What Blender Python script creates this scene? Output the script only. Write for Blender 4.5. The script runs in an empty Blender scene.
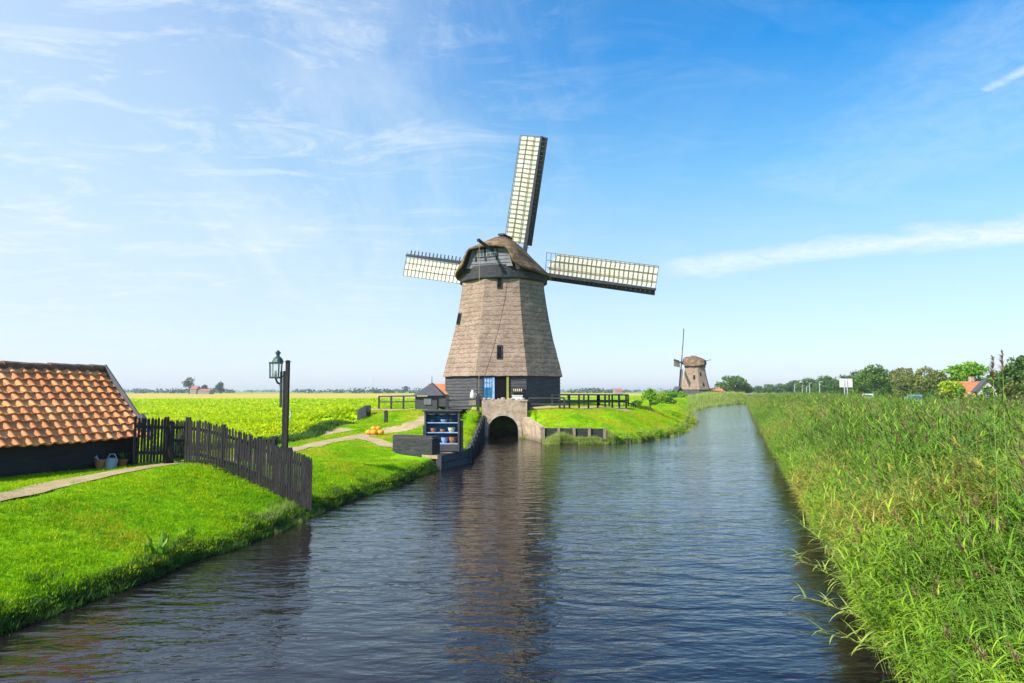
import bpy, math, random
import numpy as np
from mathutils import Vector, Matrix, noise
from math import sin, cos, pi, radians, sqrt, exp
random.seed(7); RNG = np.random.default_rng(7)
sc = bpy.context.scene
COL = sc.collection
EYE = 3.2; F = 683.0; TILT = math.atan(49.5/683)

# ------------------------------------------------------------------ measuring helpers (photo pixel + known height/distance -> metres)
def ray(px, py):
    vx = (px-512)/F; vz = (341.5-py)/F
    return Vector((vx, cos(TILT)-vz*sin(TILT), sin(TILT)+vz*cos(TILT)))
def G(px, py, z=0.0):
    d = ray(px, py); t = (z-EYE)/d.z
    return Vector((d.x*t, d.y*t, z))
def Q(px, py, D):
    d = ray(px, py); t = D/d.y
    return Vector((d.x*t, D, EYE+d.z*t))

# ------------------------------------------------------------------ object helpers
def tag(o, label=None, cat=None, group=None, kind=None):
    if label: o['label'] = label
    if cat: o['category'] = cat
    if group: o['group'] = group
    if kind: o['kind'] = kind
    return o
def empty(name, loc=(0,0,0), rz=0.0, **kw):
    o = bpy.data.objects.new(name, None); COL.objects.link(o)
    o.location = loc; o.rotation_euler = (0,0,rz); o.empty_display_size = 0.3
    return tag(o, **kw)
def worldloc(o):
    v = Vector((0,0,0))
    while o is not None: v = v+Vector(o.location); o = o.parent
    return v
class MB:
    def __init__(s): s.v=[]; s.f=[]; s.attr=[]
    def add(s, vs, fs, a=0.0):
        n=len(s.v); s.v += [tuple(p) for p in vs]; s.f += [tuple(n+i for i in f) for f in fs]; s.attr += [a]*len(fs)
        return s
    def box(s, c, d, rz=0.0, a=0.0, M=None, top=1.0):
        x,y,z=[k/2 for k in d]; vs=[]
        for zz in (-z,z):
            k = top if zz>0 else 1.0
            for (xx,yy) in ((-x,-y),(x,-y),(x,y),(-x,y)): vs.append(Vector((xx*k,yy*k,zz)))
        if M is None: M = Matrix.Rotation(rz,4,'Z')
        vs=[M@v+Vector(c) for v in vs]
        return s.add(vs,[(3,2,1,0),(4,5,6,7),(0,1,5,4),(1,2,6,5),(2,3,7,6),(3,0,4,7)],a)
    def beam(s, p, q, w, h, up=(0,0,1), w2=None, h2=None, a=0.0):
        p=Vector(p); q=Vector(q); d=(q-p)
        if d.length<1e-6: return s
        d.normalize(); up=Vector(up)
        if abs(d.dot(up))>.99: up=Vector((0,1,0)) if abs(d.y)<.9 else Vector((1,0,0))
        r=d.cross(up).normalized(); u=r.cross(d); w2=w if w2 is None else w2; h2=h if h2 is None else h2
        vs=[p+r*(i*w/2)+u*(j*h/2) for i,j in ((-1,-1),(1,-1),(1,1),(-1,1))]+[q+r*(i*w2/2)+u*(j*h2/2) for i,j in ((-1,-1),(1,-1),(1,1),(-1,1))]
        return s.add(vs,[(3,2,1,0),(4,5,6,7),(0,1,5,4),(1,2,6,5),(2,3,7,6),(3,0,4,7)],a)
    def tube(s, pts, rad, n=8, cap=True, a=0.0):
        pts=[Vector(p) for p in pts]; m=len(pts)
        if not hasattr(rad,'__len__'): rad=[rad]*m
        vs=[]; prev=None
        for i,p in enumerate(pts):
            d=(pts[min(i+1,m-1)]-pts[max(i-1,0)])
            d = d.normalized() if d.length>1e-9 else Vector((0,0,1))
            up=Vector((0,0,1)) if abs(d.z)<.95 else Vector((0,1,0))
            r=d.cross(up).normalized() if prev is None else (prev-d*prev.dot(d)).normalized()
            prev=r; u=r.cross(d)
            for k in range(n):
                t=2*pi*k/n; vs.append(p+(r*cos(t)+u*sin(t))*rad[i])
        fs=[(i*n+k, i*n+(k+1)%n, (i+1)*n+(k+1)%n, (i+1)*n+k) for i in range(m-1) for k in range(n)]
        if cap: fs += [tuple(range(n-1,-1,-1)), tuple((m-1)*n+k for k in range(n))]
        return s.add(vs,fs,a)
    def lathe(s, prof, c=(0,0,0), n=16, sx=1, sy=1, a=0.0):
        c=Vector(c); vs=[]
        for r,z in prof:
            for k in range(n): t=2*pi*k/n; vs.append(c+Vector((r*cos(t)*sx,r*sin(t)*sy,z)))
        m=len(prof)
        fs=[(i*n+k, i*n+(k+1)%n, (i+1)*n+(k+1)%n, (i+1)*n+k) for i in range(m-1) for k in range(n)]
        fs += [tuple(range(n-1,-1,-1)), tuple((m-1)*n+k for k in range(n))]
        return s.add(vs,fs,a)
    def build(s, name, mat, parent=None, at=None, local=False, smooth=False, link=True, bevel=0.0):
        """parent: a part (vertices given in world space unless local). at: origin of a top-level mesh."""
        off = Vector((0,0,0))
        if parent is not None and not local: off = worldloc(parent)
        if at is not None: off = Vector(at)
        me=bpy.data.meshes.new(name)
        me.from_pydata([(v[0]-off.x,v[1]-off.y,v[2]-off.z) for v in s.v],[],s.f)
        if any(s.attr):
            at_=me.attributes.new('rnd','FLOAT','FACE'); at_.data.foreach_set('value',s.attr)
        mats = mat if isinstance(mat,(list,tuple)) else [mat]
        for m in mats: me.materials.append(m)
        if smooth: me.polygons.foreach_set('use_smooth',[True]*len(me.polygons))
        me.update()
        o=bpy.data.objects.new(name,me)
        if link: COL.objects.link(o)
        if parent is not None: o.parent=parent
        elif at is not None: o.location=at
        if bevel>0:
            b=o.modifiers.new('bevel','BEVEL'); b.width=bevel; b.segments=1; b.limit_method='ANGLE'
        return o
def children(o): return [c for c in list(COL.objects) if c.parent==o]
def copy_tree(o, parent=None, kids=None):
    c=o.copy(); COL.objects.link(c)
    if parent is not None: c.parent=parent
    for ch in children(o): copy_tree(ch,c)
    return c

# ------------------------------------------------------------------ materials
def nt(m): return m.node_tree.nodes, m.node_tree.links
def newmat(name):
    m=bpy.data.materials.new(name); m.use_nodes=True; N,L=nt(m)
    return m,N,L,N['Principled BSDF']
def ramp(N, stops, interp='LINEAR'):
    r=N.new('ShaderNodeValToRGB'); e=r.color_ramp.elements; r.color_ramp.interpolation=interp
    while len(e)<len(stops): e.new(.5)
    for el,(p,c) in zip(e,stops): el.position=p; el.color=(*c,1)
    return r
def noise_tex(N,L,scale,detail=4,rough=.6,stretch=(1,1,1),coord='Object',rot=(0,0,0),distort=0):
    tc=N.new('ShaderNodeTexCoord'); mp=N.new('ShaderNodeMapping'); n=N.new('ShaderNodeTexNoise')
    mp.inputs['Scale'].default_value=stretch; mp.inputs['Rotation'].default_value=rot
    n.inputs['Scale'].default_value=scale; n.inputs['Detail'].default_value=detail; n.inputs['Roughness'].default_value=rough
    n.inputs['Distortion'].default_value=distort
    L.new(tc.outputs[coord],mp.inputs[0]); L.new(mp.outputs[0],n.inputs['Vector'])
    return n
def mix(N,L,mode,fac,a,b):
    m=N.new('ShaderNodeMix'); m.data_type='RGBA'; m.blend_type=mode; m.clamp_result=False
    if hasattr(fac,'links'): L.new(fac,m.inputs[0])
    else: m.inputs[0].default_value=fac
    for k,x in ((6,a),(7,b)):
        if hasattr(x,'links'): L.new(x,m.inputs[k])
        else: m.inputs[k].default_value=(*x,1)
    return m.outputs[2]
def math_(N,L,op,a,b=0.0,c=None):
    m=N.new('ShaderNodeMath'); m.operation=op
    for k,x in enumerate((a,b) if c is None else (a,b,c)):
        if hasattr(x,'links'): L.new(x,m.inputs[k])
        else: m.inputs[k].default_value=x
    return m.outputs[0]
def surf(name, stops, scale=4, detail=5, rough=.8, bump=.3, bscale=None, stretch=(1,1,1), spec=.3, dist=.02, fine=None, metal=0.0):
    m,N,L,P=newmat(name)
    n=noise_tex(N,L,scale,detail,.65,stretch); r=ramp(N,stops); L.new(n.outputs[0],r.inputs[0]); c=r.outputs[0]
    if fine:
        n3=noise_tex(N,L,fine,3,.6,stretch); r3=ramp(N,[(.3,(.6,.6,.6)),(.7,(1.25,1.25,1.25))]); L.new(n3.outputs[0],r3.inputs[0])
        c=mix(N,L,'MULTIPLY',1.0,c,r3.outputs[0])
    L.new(c,P.inputs['Base Color']); P.inputs['Roughness'].default_value=rough; P.inputs['Specular IOR Level'].default_value=spec
    P.inputs['Metallic'].default_value=metal
    if bump:
        n2=noise_tex(N,L,bscale or scale*4,4,.6,stretch); b=N.new('ShaderNodeBump'); b.inputs['Strength'].default_value=bump; b.inputs['Distance'].default_value=dist
        L.new(n2.outputs[0],b.inputs['Height']); L.new(b.outputs[0],P.inputs['Normal'])
    return m
def leafmat(name, stops, transl=.35, rough=.5, wscale=.6, tint=None, spec=.3, vert=None):
    """foliage: colour varies per instance and with place; partly translucent"""
    m,N,L,P=newmat(name)
    oi=N.new('ShaderNodeObjectInfo'); geo=N.new('ShaderNodeNewGeometry')
    n=N.new('ShaderNodeTexNoise'); n.inputs['Scale'].default_value=wscale; n.inputs['Detail'].default_value=5; n.inputs['Roughness'].default_value=.7
    L.new(geo.outputs['Position'],n.inputs['Vector'])
    at=N.new('ShaderNodeAttribute'); at.attribute_name='rnd'
    f=math_(N,L,'MULTIPLY_ADD',n.outputs[0],1.5,-.55)
    f=math_(N,L,'ADD',f,math_(N,L,'MULTIPLY',oi.outputs['Random'],.25))
    f=math_(N,L,'ADD',f,math_(N,L,'MULTIPLY',at.outputs['Fac'],.35))
    r=ramp(N,stops); L.new(f,r.inputs[0]); c=r.outputs[0]
    L.new(c,P.inputs['Base Color']); P.inputs['Roughness'].default_value=rough; P.inputs['Specular IOR Level'].default_value=spec
    t=N.new('ShaderNodeBsdfTranslucent'); L.new(c,t.inputs['Color'])
    ms=N.new('ShaderNodeMixShader'); ms.inputs[0].default_value=transl
    L.new(P.outputs[0],ms.inputs[1]); L.new(t.outputs[0],ms.inputs[2]); L.new(ms.outputs[0],N['Material Output'].inputs['Surface'])
    return m
def plain(name,c,rough=.6,spec=.4,metal=0.0):
    return surf(name,[(.3,tuple(k*.75 for k in c)),(.7,tuple(min(1,k*1.2) for k in c))],scale=3,rough=rough,bump=.08,spec=spec,metal=metal)

M={}
M['tar']=surf('tarred_wood',[(.3,(.020,.021,.025)),(.55,(.042,.042,.048)),(.8,(.09,.085,.085))],scale=2.5,stretch=(1,1,6),rough=.75,bump=.5,bscale=9,fine=14)
M['tar_grey']=surf('weathered_tarred_boards',[(.3,(.045,.045,.052)),(.6,(.085,.083,.09)),(.85,(.16,.15,.15))],scale=2.2,stretch=(.6,.6,5),rough=.8,bump=.5,bscale=8,fine=12)
M['fence']=surf('old_grey_paling',[(.3,(.018,.016,.017)),(.6,(.038,.034,.034)),(.85,(.09,.08,.075))],scale=5,stretch=(3,3,.5),rough=.85,bump=.5,fine=20)
M['black']=surf('black_weatherboard',[(.3,(.010,.009,.011)),(.8,(.035,.032,.036))],scale=2,stretch=(1,1,6),rough=.7,bump=.4,bscale=10)
M['greyboard']=surf('grey_painted_boards',[(.3,(.12,.12,.14)),(.7,(.2,.2,.23))],scale=3,rough=.7,bump=.3)
M['dark']=plain('dark_opening',(.006,.006,.007),rough=.9,spec=.1)
M['glass']=plain('window_pane',(.05,.07,.09),rough=.06,spec=.8)
M['whitep']=plain('white_paint',(.72,.72,.7),rough=.5)
M['vergegrey']=plain('grey_verge_board',(.10,.10,.115),rough=.7)
M['palegrey']=plain('faded_white_paint',(.40,.41,.43),rough=.6)
M['blue']=surf('blue_painted_wood',[(.3,(.012,.10,.22)),(.7,(.022,.16,.31))],scale=3,rough=.55,bump=.15)
M['bluelt']=plain('pale_blue_paint',(.28,.42,.62),rough=.5)
M['yellow']=plain('yellow_green_paint',(.27,.28,.05),rough=.5)
M['bar']=surf('weathered_lath',[(.3,(.10,.075,.05)),(.7,(.2,.15,.1))],scale=5,rough=.8,bump=.2)
M['cream']=plain('cream_wood',(.62,.55,.36),rough=.6)
M['rope']=plain('hemp_rope',(.42,.34,.2),rough=.9)
M['postlight']=surf('weathered_oak_post',[(.3,(.16,.13,.09)),(.7,(.34,.28,.2))],scale=4,stretch=(3,3,.6),rough=.85,bump=.5)
M['terra']=plain('terracotta',(.42,.15,.07),rough=.8)
M['zinc']=plain('blue_grey_zinc',(.26,.36,.43),rough=.45,spec=.6)
M['pumpkin']=plain('pumpkin_skin',(.85,.33,.015),rough=.45)
M['stalk']=plain('pumpkin_stalk',(.2,.2,.06),rough=.8)
M['lanterngreen']=plain('dark_green_metal',(.02,.06,.05),rough=.4,spec=.6)
M['rubble']=surf('loose_stone',[(.3,(.25,.2,.15)),(.7,(.5,.42,.32))],scale=4,rough=.9,bump=.5)
M['bark']=surf('bark',[(.3,(.05,.04,.03)),(.7,(.12,.10,.07))],scale=5,stretch=(2,2,.5),rough=.9,bump=.6)
M['redroof']=surf('red_roof_tiles',[(.3,(.36,.11,.05)),(.7,(.54,.21,.09))],scale=3,rough=.8,bump=.3)
M['farroof']=plain('faded_red_roof',(.34,.13,.10),rough=.8)
M['farwall']=plain('far_grey_wall',(.26,.24,.22),rough=.8)
M['slate']=surf('slate_roof',[(.3,(.05,.052,.062)),(.7,(.1,.1,.115))],scale=6,rough=.75,bump=.4,fine=18)
M['render']=plain('cream_wall',(.6,.55,.45),rough=.8)
M['metal']=plain('galvanised_pole',(.5,.52,.54),rough=.5,spec=.6)
M['tyre']=plain('tyre_rubber',(.02,.02,.02),rough=.9)
M['carwhite']=plain('white_car_paint',(.75,.75,.75),rough=.25,spec=.6)
M['carblue']=plain('blue_grey_car_paint',(.1,.22,.34),rough=.25,spec=.6)
M['asphalt']=surf('asphalt',[(.3,(.045,.045,.048)),(.7,(.075,.075,.075))],scale=6,rough=.9,bump=.3)
M['sand']=surf('sandy_shell_path',[(.3,(.30,.215,.115)),(.6,(.45,.335,.19)),(.8,(.56,.45,.29))],scale=1.6,detail=8,rough=.95,bump=.6,bscale=22,fine=30)

def thatch(name, cols, dark=.5):
    m,N,L,P=newmat(name)
    a=noise_tex(N,L,.9,6,.7,(1,1,1)); r=ramp(N,cols); L.new(a.outputs[0],r.inputs[0])
    # straw courses: thin broken dark lines running level
    b=noise_tex(N,L,1.3,7,.72,(2.4,2.4,8.0),distort=.15); rb=ramp(N,[(.34,(.60,.58,.58)),(.5,(1,1,1)),(.7,(1.15,1.13,1.12))]); L.new(b.outputs[0],rb.inputs[0])
    c=mix(N,L,'MULTIPLY',1.0,r.outputs[0],rb.outputs[0])
    # course joints every ~0.33 m
    tc=N.new('ShaderNodeTexCoord'); sx=N.new('ShaderNodeSeparateXYZ'); L.new(tc.outputs['Object'],sx.inputs[0])
    w=noise_tex(N,L,1.6,3,.6)
    zz=math_(N,L,'ADD',math_(N,L,'MULTIPLY',sx.outputs[2],2.9),math_(N,L,'MULTIPLY',w.outputs[0],.55))
    fr=math_(N,L,'FRACT',zz); rj=ramp(N,[(0,(.48,.44,.42)),(.16,(.95,.95,.95)),(.86,(1.1,1.1,1.1)),(1,(.55,.52,.5))]); L.new(fr,rj.inputs[0])
    gate=noise_tex(N,L,2.4,3,.7); rg=ramp(N,[(.34,(0,0,0)),(.52,(1,1,1))]); L.new(gate.outputs[0],rg.inputs[0])
    c2=mix(N,L,'MULTIPLY',rg.outputs[0],c,rj.outputs[0])
    # soot/moss blotches
    d=noise_tex(N,L,2.2,6,.75); rd=ramp(N,[(.54,(0,0,0)),(.78,(dark,dark,dark))]); L.new(d.outputs[0],rd.inputs[0])
    c3=mix(N,L,'MIX',rd.outputs[0],c2,(.07,.052,.04))
    f=noise_tex(N,L,7,6,.8,(1,1,1.6)); rf=ramp(N,[(.3,(.62,.62,.62)),(.7,(1.32,1.32,1.32))]); L.new(f.outputs[0],rf.inputs[0])
    c4=mix(N,L,'MULTIPLY',1.0,c3,rf.outputs[0])
    L.new(c4,P.inputs['Base Color']); P.inputs['Roughness'].default_value=.95; P.inputs['Specular IOR Level'].default_value=.1
    bp=N.new('ShaderNodeBump'); bp.inputs['Strength'].default_value=.6; bp.inputs['Distance'].default_value=.028
    hh=math_(N,L,'ADD',b.outputs[0],math_(N,L,'MULTIPLY',f.outputs[0],.5)); hh=math_(N,L,'ADD',hh,math_(N,L,'MULTIPLY',fr,.35))
    L.new(hh,bp.inputs['Height']); L.new(bp.outputs[0],P.inputs['Normal'])
    return m
M['thatch']=thatch('body_thatch',[(.3,(.225,.158,.118)),(.5,(.295,.212,.163)),(.72,(.37,.275,.215))],.55)
M['capthatch']=thatch('cap_thatch',[(.34,(.07,.045,.025)),(.5,(.17,.11,.065)),(.66,(.32,.22,.13))],.6)

def clothmat():
    m,N,L,P=newmat('sailcloth')
    n=noise_tex(N,L,1.2,4,.6); r=ramp(N,[(.3,(.80,.71,.56)),(.7,(.92,.86,.72))]); L.new(n.outputs[0],r.inputs[0])
    L.new(r.outputs[0],P.inputs['Base Color']); P.inputs['Roughness'].default_value=.9; P.inputs['Specular IOR Level'].default_value=.1
    t=N.new('ShaderNodeBsdfTranslucent'); L.new(r.outputs[0],t.inputs['Color'])
    ms=N.new('ShaderNodeMixShader'); ms.inputs[0].default_value=.15
    L.new(P.outputs[0],ms.inputs[1]); L.new(t.outputs[0],ms.inputs[2]); L.new(ms.outputs[0],N['Material Output'].inputs['Surface'])
    return m
M['cloth']=clothmat()
def brickmat(name, c1, c2, mortar, sx=1.0, wet=True):
    m,N,L,P=newmat(name)
    tc=N.new('ShaderNodeTexCoord'); sp=N.new('ShaderNodeSeparateXYZ'); L.new(tc.outputs['Object'],sp.inputs[0])
    cb=N.new('ShaderNodeCombineXYZ'); L.new(math_(N,L,'ADD',sp.outputs[0],sp.outputs[1]),cb.inputs[0]); L.new(sp.outputs[2],cb.inputs[1])
    br=N.new('ShaderNodeTexBrick'); L.new(cb.outputs[0],br.inputs['Vector'])
    br.inputs['Scale'].default_value=1; br.inputs['Brick Width'].default_value=.23*sx; br.inputs['Row Height'].default_value=.075*sx; br.inputs['Mortar Size'].default_value=.009
    br.inputs['Color1'].default_value=(*c1,1); br.inputs['Color2'].default_value=(*c2,1); br.inputs['Mortar'].default_value=(*mortar,1)
    n=noise_tex(N,L,2.6,6,.75); r=ramp(N,[(.3,(.45,.42,.4)),(.5,(1,1,1)),(.7,(1.5,1.45,1.35))]); L.new(n.outputs[0],r.inputs[0])
    c=mix(N,L,'MULTIPLY',1.0,br.outputs[0],r.outputs[0])
    if wet:   # algae stain line near the water
        rz=ramp(N,[(0,(1,1,1)),(1,(0,0,0))]); L.new(math_(N,L,'MULTIPLY',math_(N,L,'ADD',sp.outputs[2],math_(N,L,'MULTIPLY',n.outputs[0],.3)),1.6),rz.inputs[0])
        c=mix(N,L,'MIX',rz.outputs[0],c,(.07,.065,.04))
    L.new(c,P.inputs['Base Color']); P.inputs['Roughness'].default_value=.9
    bp=N.new('ShaderNodeBump'); bp.inputs['Strength'].default_value=.7; bp.inputs['Distance'].default_value=.03; L.new(n.outputs[0],bp.inputs['Height']); L.new(bp.outputs[0],P.inputs['Normal'])
    return m
M['brick']=brickmat('old_weathered_brickwork',(.33,.22,.14),(.45,.33,.22),(.40,.34,.26))
M['arch']=brickmat('arch_ring_brick',(.36,.27,.19),(.45,.36,.27),(.42,.38,.31))

def pantile():
    m,N,L,P=newmat('orange_pantiles')
    at=N.new('ShaderNodeAttribute'); at.attribute_name='rnd'
    r=ramp(N,[(.05,(.38,.13,.05)),(.3,(.58,.20,.07)),(.6,(.74,.27,.085)),(.85,(.84,.35,.12)),(1,(.80,.38,.16))]); L.new(at.outputs['Fac'],r.inputs[0])
    n=noise_tex(N,L,3.0,7,.75); r2=ramp(N,[(.3,(.55,.5,.45)),(.5,(1,1,1)),(.75,(1.2,1.15,1.1))]); L.new(n.outputs[0],r2.inputs[0])
    c=mix(N,L,'MULTIPLY',1.0,r.outputs[0],r2.outputs[0])
    n3=noise_tex(N,L,9,5,.8); r3=ramp(N,[(.62,(0,0,0)),(.72,(.8,.8,.8))]); L.new(n3.outputs[0],r3.inputs[0])
    c=mix(N,L,'MIX',r3.outputs[0],c,(.10,.085,.055))
    L.new(c,P.inputs['Base Color']); P.inputs['Roughness'].default_value=.75
    return m
M['pantile']=pantile()
M['ridge']=surf('mossy_ridge_tile',[(.3,(.10,.06,.045)),(.55,(.22,.12,.07)),(.75,(.16,.14,.08))],scale=6,rough=.9,bump=.5)

# foliage colours
M['lawn']=leafmat(spec=.12,name='lawn_blades',stops=[(.1,(.11,.29,.001)),(.4,(.25,.47,.001)),(.7,(.41,.56,.002)),(1,(.56,.56,.01))],transl=.4,wscale=.55)
M['lawndry']=leafmat('yellowed_lawn_blades',[(.1,(.34,.38,.004)),(.5,(.52,.50,.01)),(1,(.66,.52,.04))],transl=.4,wscale=.8)
M['crop']=leafmat(spec=.12,name='field_leaves',stops=[(.1,(.24,.42,.001)),(.4,(.42,.58,.001)),(.75,(.57,.64,.002)),(1,(.70,.58,.02))],transl=.4,wscale=.16)
M['reed']=leafmat('reed_leaves',[(.05,(.018,.07,.006)),(.38,(.088,.20,.010)),(.66,(.19,.345,.012)),(.9,(.36,.46,.03)),(1,(.50,.42,.08))],transl=.15,wscale=.35,spec=.22,rough=.55)
M['reedyel']=leafmat('yellowing_reed_leaves',[(.1,(.22,.26,.03)),(.5,(.42,.38,.05)),(.9,(.58,.42,.10))],transl=.4,wscale=.5)
M['plume']=leafmat('reed_plume',[(.1,(.15,.08,.04)),(.5,(.28,.165,.09)),(1,(.42,.29,.17))],transl=.25,wscale=.8)
M['stem']=plain('reed_stem',(.20,.25,.05),rough=.6)
M['sedge']=leafmat('pale_sedge',[(.1,(.18,.30,.03)),(.5,(.36,.44,.08)),(1,(.56,.55,.2))],transl=.35,wscale=.8)
M['bankdark']=leafmat('bank_undergrowth',[(.1,(.02,.05,.006)),(.5,(.05,.13,.01)),(1,(.13,.26,.02))],transl=.3,wscale=.9)
def crownmat(name, a,b,c): return leafmat(name,[(.1,a),(.5,b),(.95,c)],transl=.25,wscale=.5)
M['leafdark']=crownmat('dark_green_leaves',(.03,.075,.012),(.07,.15,.022),(.14,.25,.03))
M['leafmid']=crownmat('mid_green_leaves',(.05,.11,.012),(.11,.21,.025),(.2,.32,.04))
M['leafolive']=crownmat('olive_brown_leaves',(.06,.08,.015),(.15,.18,.04),(.27,.28,.06))
M['leafbright']=crownmat('bright_green_leaves',(.06,.16,.008),(.14,.32,.012),(.26,.44,.025))
M['leafyellow']=crownmat('yellow_green_leaves',(.16,.28,.008),(.34,.46,.015),(.48,.52,.05))
M['leafblue']=crownmat('far_tree_leaves',(.02,.045,.02),(.035,.07,.03),(.06,.1,.04))

# ------------------------------------------------------------------ terrain
LEFT=[G(736,404),G(705,407),G(689,411),G(690.5,415),G(694,424),G(681,434),G(650,440.5),G(612,443.5),G(548,444.5),
      Vector((1.95,42.8,0)),Vector((1.0,46.4,0)),Vector((.42,46.5,0)),Vector((.42,51.5,0)),Vector((-1.62,51.5,0)),Vector((-1.62,46.5,0)),Vector((-2.02,46.4,0)),
      Vector((-1.98,30.8,0)),G(437,470),G(425,474),G(400,485),G(360,497),G(320,511.5),G(285,527),G(240,547),G(180,565),G(140,584),G(100,597),G(60,612),G(30,623),G(0,633),
      Vector((-7.3,6.5,0)),Vector((-8.2,2,0)),Vector((-9,-8,0))]
RIGHT=[Vector((.333*y+1.95,y,0)) for y in (-8,0,6,12,20,30,45,60,85,120,150,172)]
POLY=np.array([(p.x,p.y) for p in RIGHT+[Vector((57.5,172.5,0))]+LEFT])
def sdist(x,y):
    """>0 on land: distance to the water's edge; <0 in the water"""
    x=np.asarray(x,float); y=np.asarray(y,float); d=np.full(x.shape,1e9); ins=np.zeros(x.shape,bool)
    n=len(POLY)
    for i in range(n):
        ax,ay=POLY[i]; bx,by=POLY[(i+1)%n]; dx,dy=bx-ax,by-ay
        t=np.clip(((x-ax)*dx+(y-ay)*dy)/(dx*dx+dy*dy+1e-12),0,1)
        d=np.minimum(d,(x-ax-t*dx)**2+(y-ay-t*dy)**2)
        if ay!=by:
            c=((ay>y)!=(by>y))&(x<(bx-ax)*(y-ay)/(by-ay)+ax); ins^=c
    d=np.sqrt(d); return np.where(ins,-d,d)
MILL=Vector((-.66,53.0,2.25)); MILL2=Vector((57.6,215.0,1.75))
CT=[(-12,4,1.35),(-9,6,1.35),(-16,8,1.35),(-12,10,1.35),(-9.5,12,1.35),(-14,14,1.34),(-9.5,15,1.34),(-7.9,14,1.3),(-11,17.5,1.33),(-8.3,17.6,1.33),(-14,20,1.3),(-10,20,1.1),
 (-7.4,22,.85),(-11,25,.95),(-8,27,.9),(-5.5,26,.55),(-5.6,30,.7),(-3.2,29.8,.56),(-3,28,.5),(-4.6,28.2,.5),(-3.4,28,.5),(-3,31.5,.6),(-8.5,32,.8),(-7.0,36,.92),(-5,34,.85),(-2.7,35,.8),(-2.6,40,1.15),(-2.3,45,1.5),
 (-12,35,.72),(-11,30,.75),(-11,45,.8),(-12,55,.9),(-16,28,.7),(-20,30,.6),(-20,45,.55),(-20,70,.55),(-40,60,.55),(-40,100,.55),(-60,30,.55),(-90,100,.55),(-16,60,.6),(-14,80,.6),(-30,20,.8),
 (-9.5,50,1.9),(-8,42.5,1.15),(-7.8,47,1.85),(-5.5,45,1.9),(-4,46.3,2.0),(-5.4,40,1.35),(-9.5,46,1.3),(-8,58,2.1),(-3,45.5,1.95),
 (-.66,53,2.25),(-4.5,48,2.2),(-4,51,2.25),(3.5,51,2.22),(3,48.4,2.1),(-.6,60,2.2),(5,58,2.1),(-6,55,2.2),(4,56,2.2),(6,50.5,2.05),(9,53,2.0),
 (2.6,43.2,.92),(5,43.2,.9),(3.5,45,1.4),(6.5,45.5,1.15),(3,47,1.9),(7,48,1.7),(9.5,49,1.35),(11,53,1.5),(12,58,1.55),(15,66,1.2),(10,62,1.8),(17,75,1.1),(18,95,1.3),(24,115,1.6),(10,85,1.5),(-5,75,1.2),(0,120,.9),(20,140,1.8),(32,145,1.8),
 (45,178,1.9),(58,215,1.9),(50,205,1.9),(66,205,1.9),(58,190,1.9),(40,230,1.9),(70,230,1.9),(0,200,.7),(-60,250,.6),(30,400,.6),(-300,400,.5),(-300,50,.5),(0,900,.5),(400,900,.6),(-900,900,.5),(90,185,1.9)]
CT=np.array(CT)
def smooth(t): t=np.clip(t,0,1); return t*t*(3-2*t)
def wob(x,y): return np.sin(x*1.7+y*.9)*.5+np.sin(x*.63-y*1.31+1.3)*.5
def height(x,y):
    x=np.asarray(x,float); y=np.asarray(y,float); shp=x.shape; x=x.ravel(); y=y.ravel()
    s=sdist(x,y)
    right = x>.333*y+1.0
    num=np.zeros(x.shape); den=np.zeros(x.shape)
    for cx,cy,cz in CT:
        sc_=1.0+.035*math.hypot(cx,cy-20)
        w=1.0/(((x-cx)**2+(y-cy)**2)/sc_**2+.35)**2.2
        num+=w*cz; den+=w
    zl=num/den
    k=np.where((x>-2.9)&(x<2.4)&(y>28.5)&(y<52.5),6.0,.46)            # behind the quay and wing walls
    k=np.where((x>-3.5)&(x<=-1.9)&(y>27.3)&(y<31.2),5.0,k); k=np.where((x>-5.2)&(x<=-3.1)&(y>24.5)&(y<=28.2),.9,k)
    k=np.where((x>1.6)&(x<5.9)&(y>42.7)&(y<50),2.2,k)
    k=np.where((y>70),.6,k)
    sw=s+(.15*wob(x*1.3,y*1.3)+.07*wob(x*5.1,y*4.3))*np.where(k<1,1,0)*np.exp(-np.abs(s))
    lip=np.where(k<1,.20,.1)
    zb=lip*smooth(sw/.22)+k*np.maximum(sw-.1,0)
    zb=np.where((x>1.7)&(x<5.9)&(y>41.2)&(y<42.85),np.minimum(zb,.16),zb)     # sedge strip in front of the revetment
    a=zl; b=zb; kk=.12
    hmix=np.clip(.5+.5*(b-a)/kk,0,1); land=b*(1-hmix)+a*hmix-kk*hmix*(1-hmix)
    # right bank: reed bed, then the raised road dike, then low polder
    zr=.1+.35*smooth(s/6)+.15*smooth((s-6)/8)+.6*smooth((s-14)/3.4)-.3*smooth((s-25)/5)
    zr=np.minimum(zr,.1+.5*s)
    land=np.where(right,zr,land)
    land=land+.03*wob(x*.8+4,y*.8)*smooth(s/3)
    h=np.where(s>0,np.maximum(land,.012+.0*s),np.maximum(-1.3,s*1.3))
    return h.reshape(shp)
def hz(x,y): return float(height(np.array([x]),np.array([y]))[0])

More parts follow.
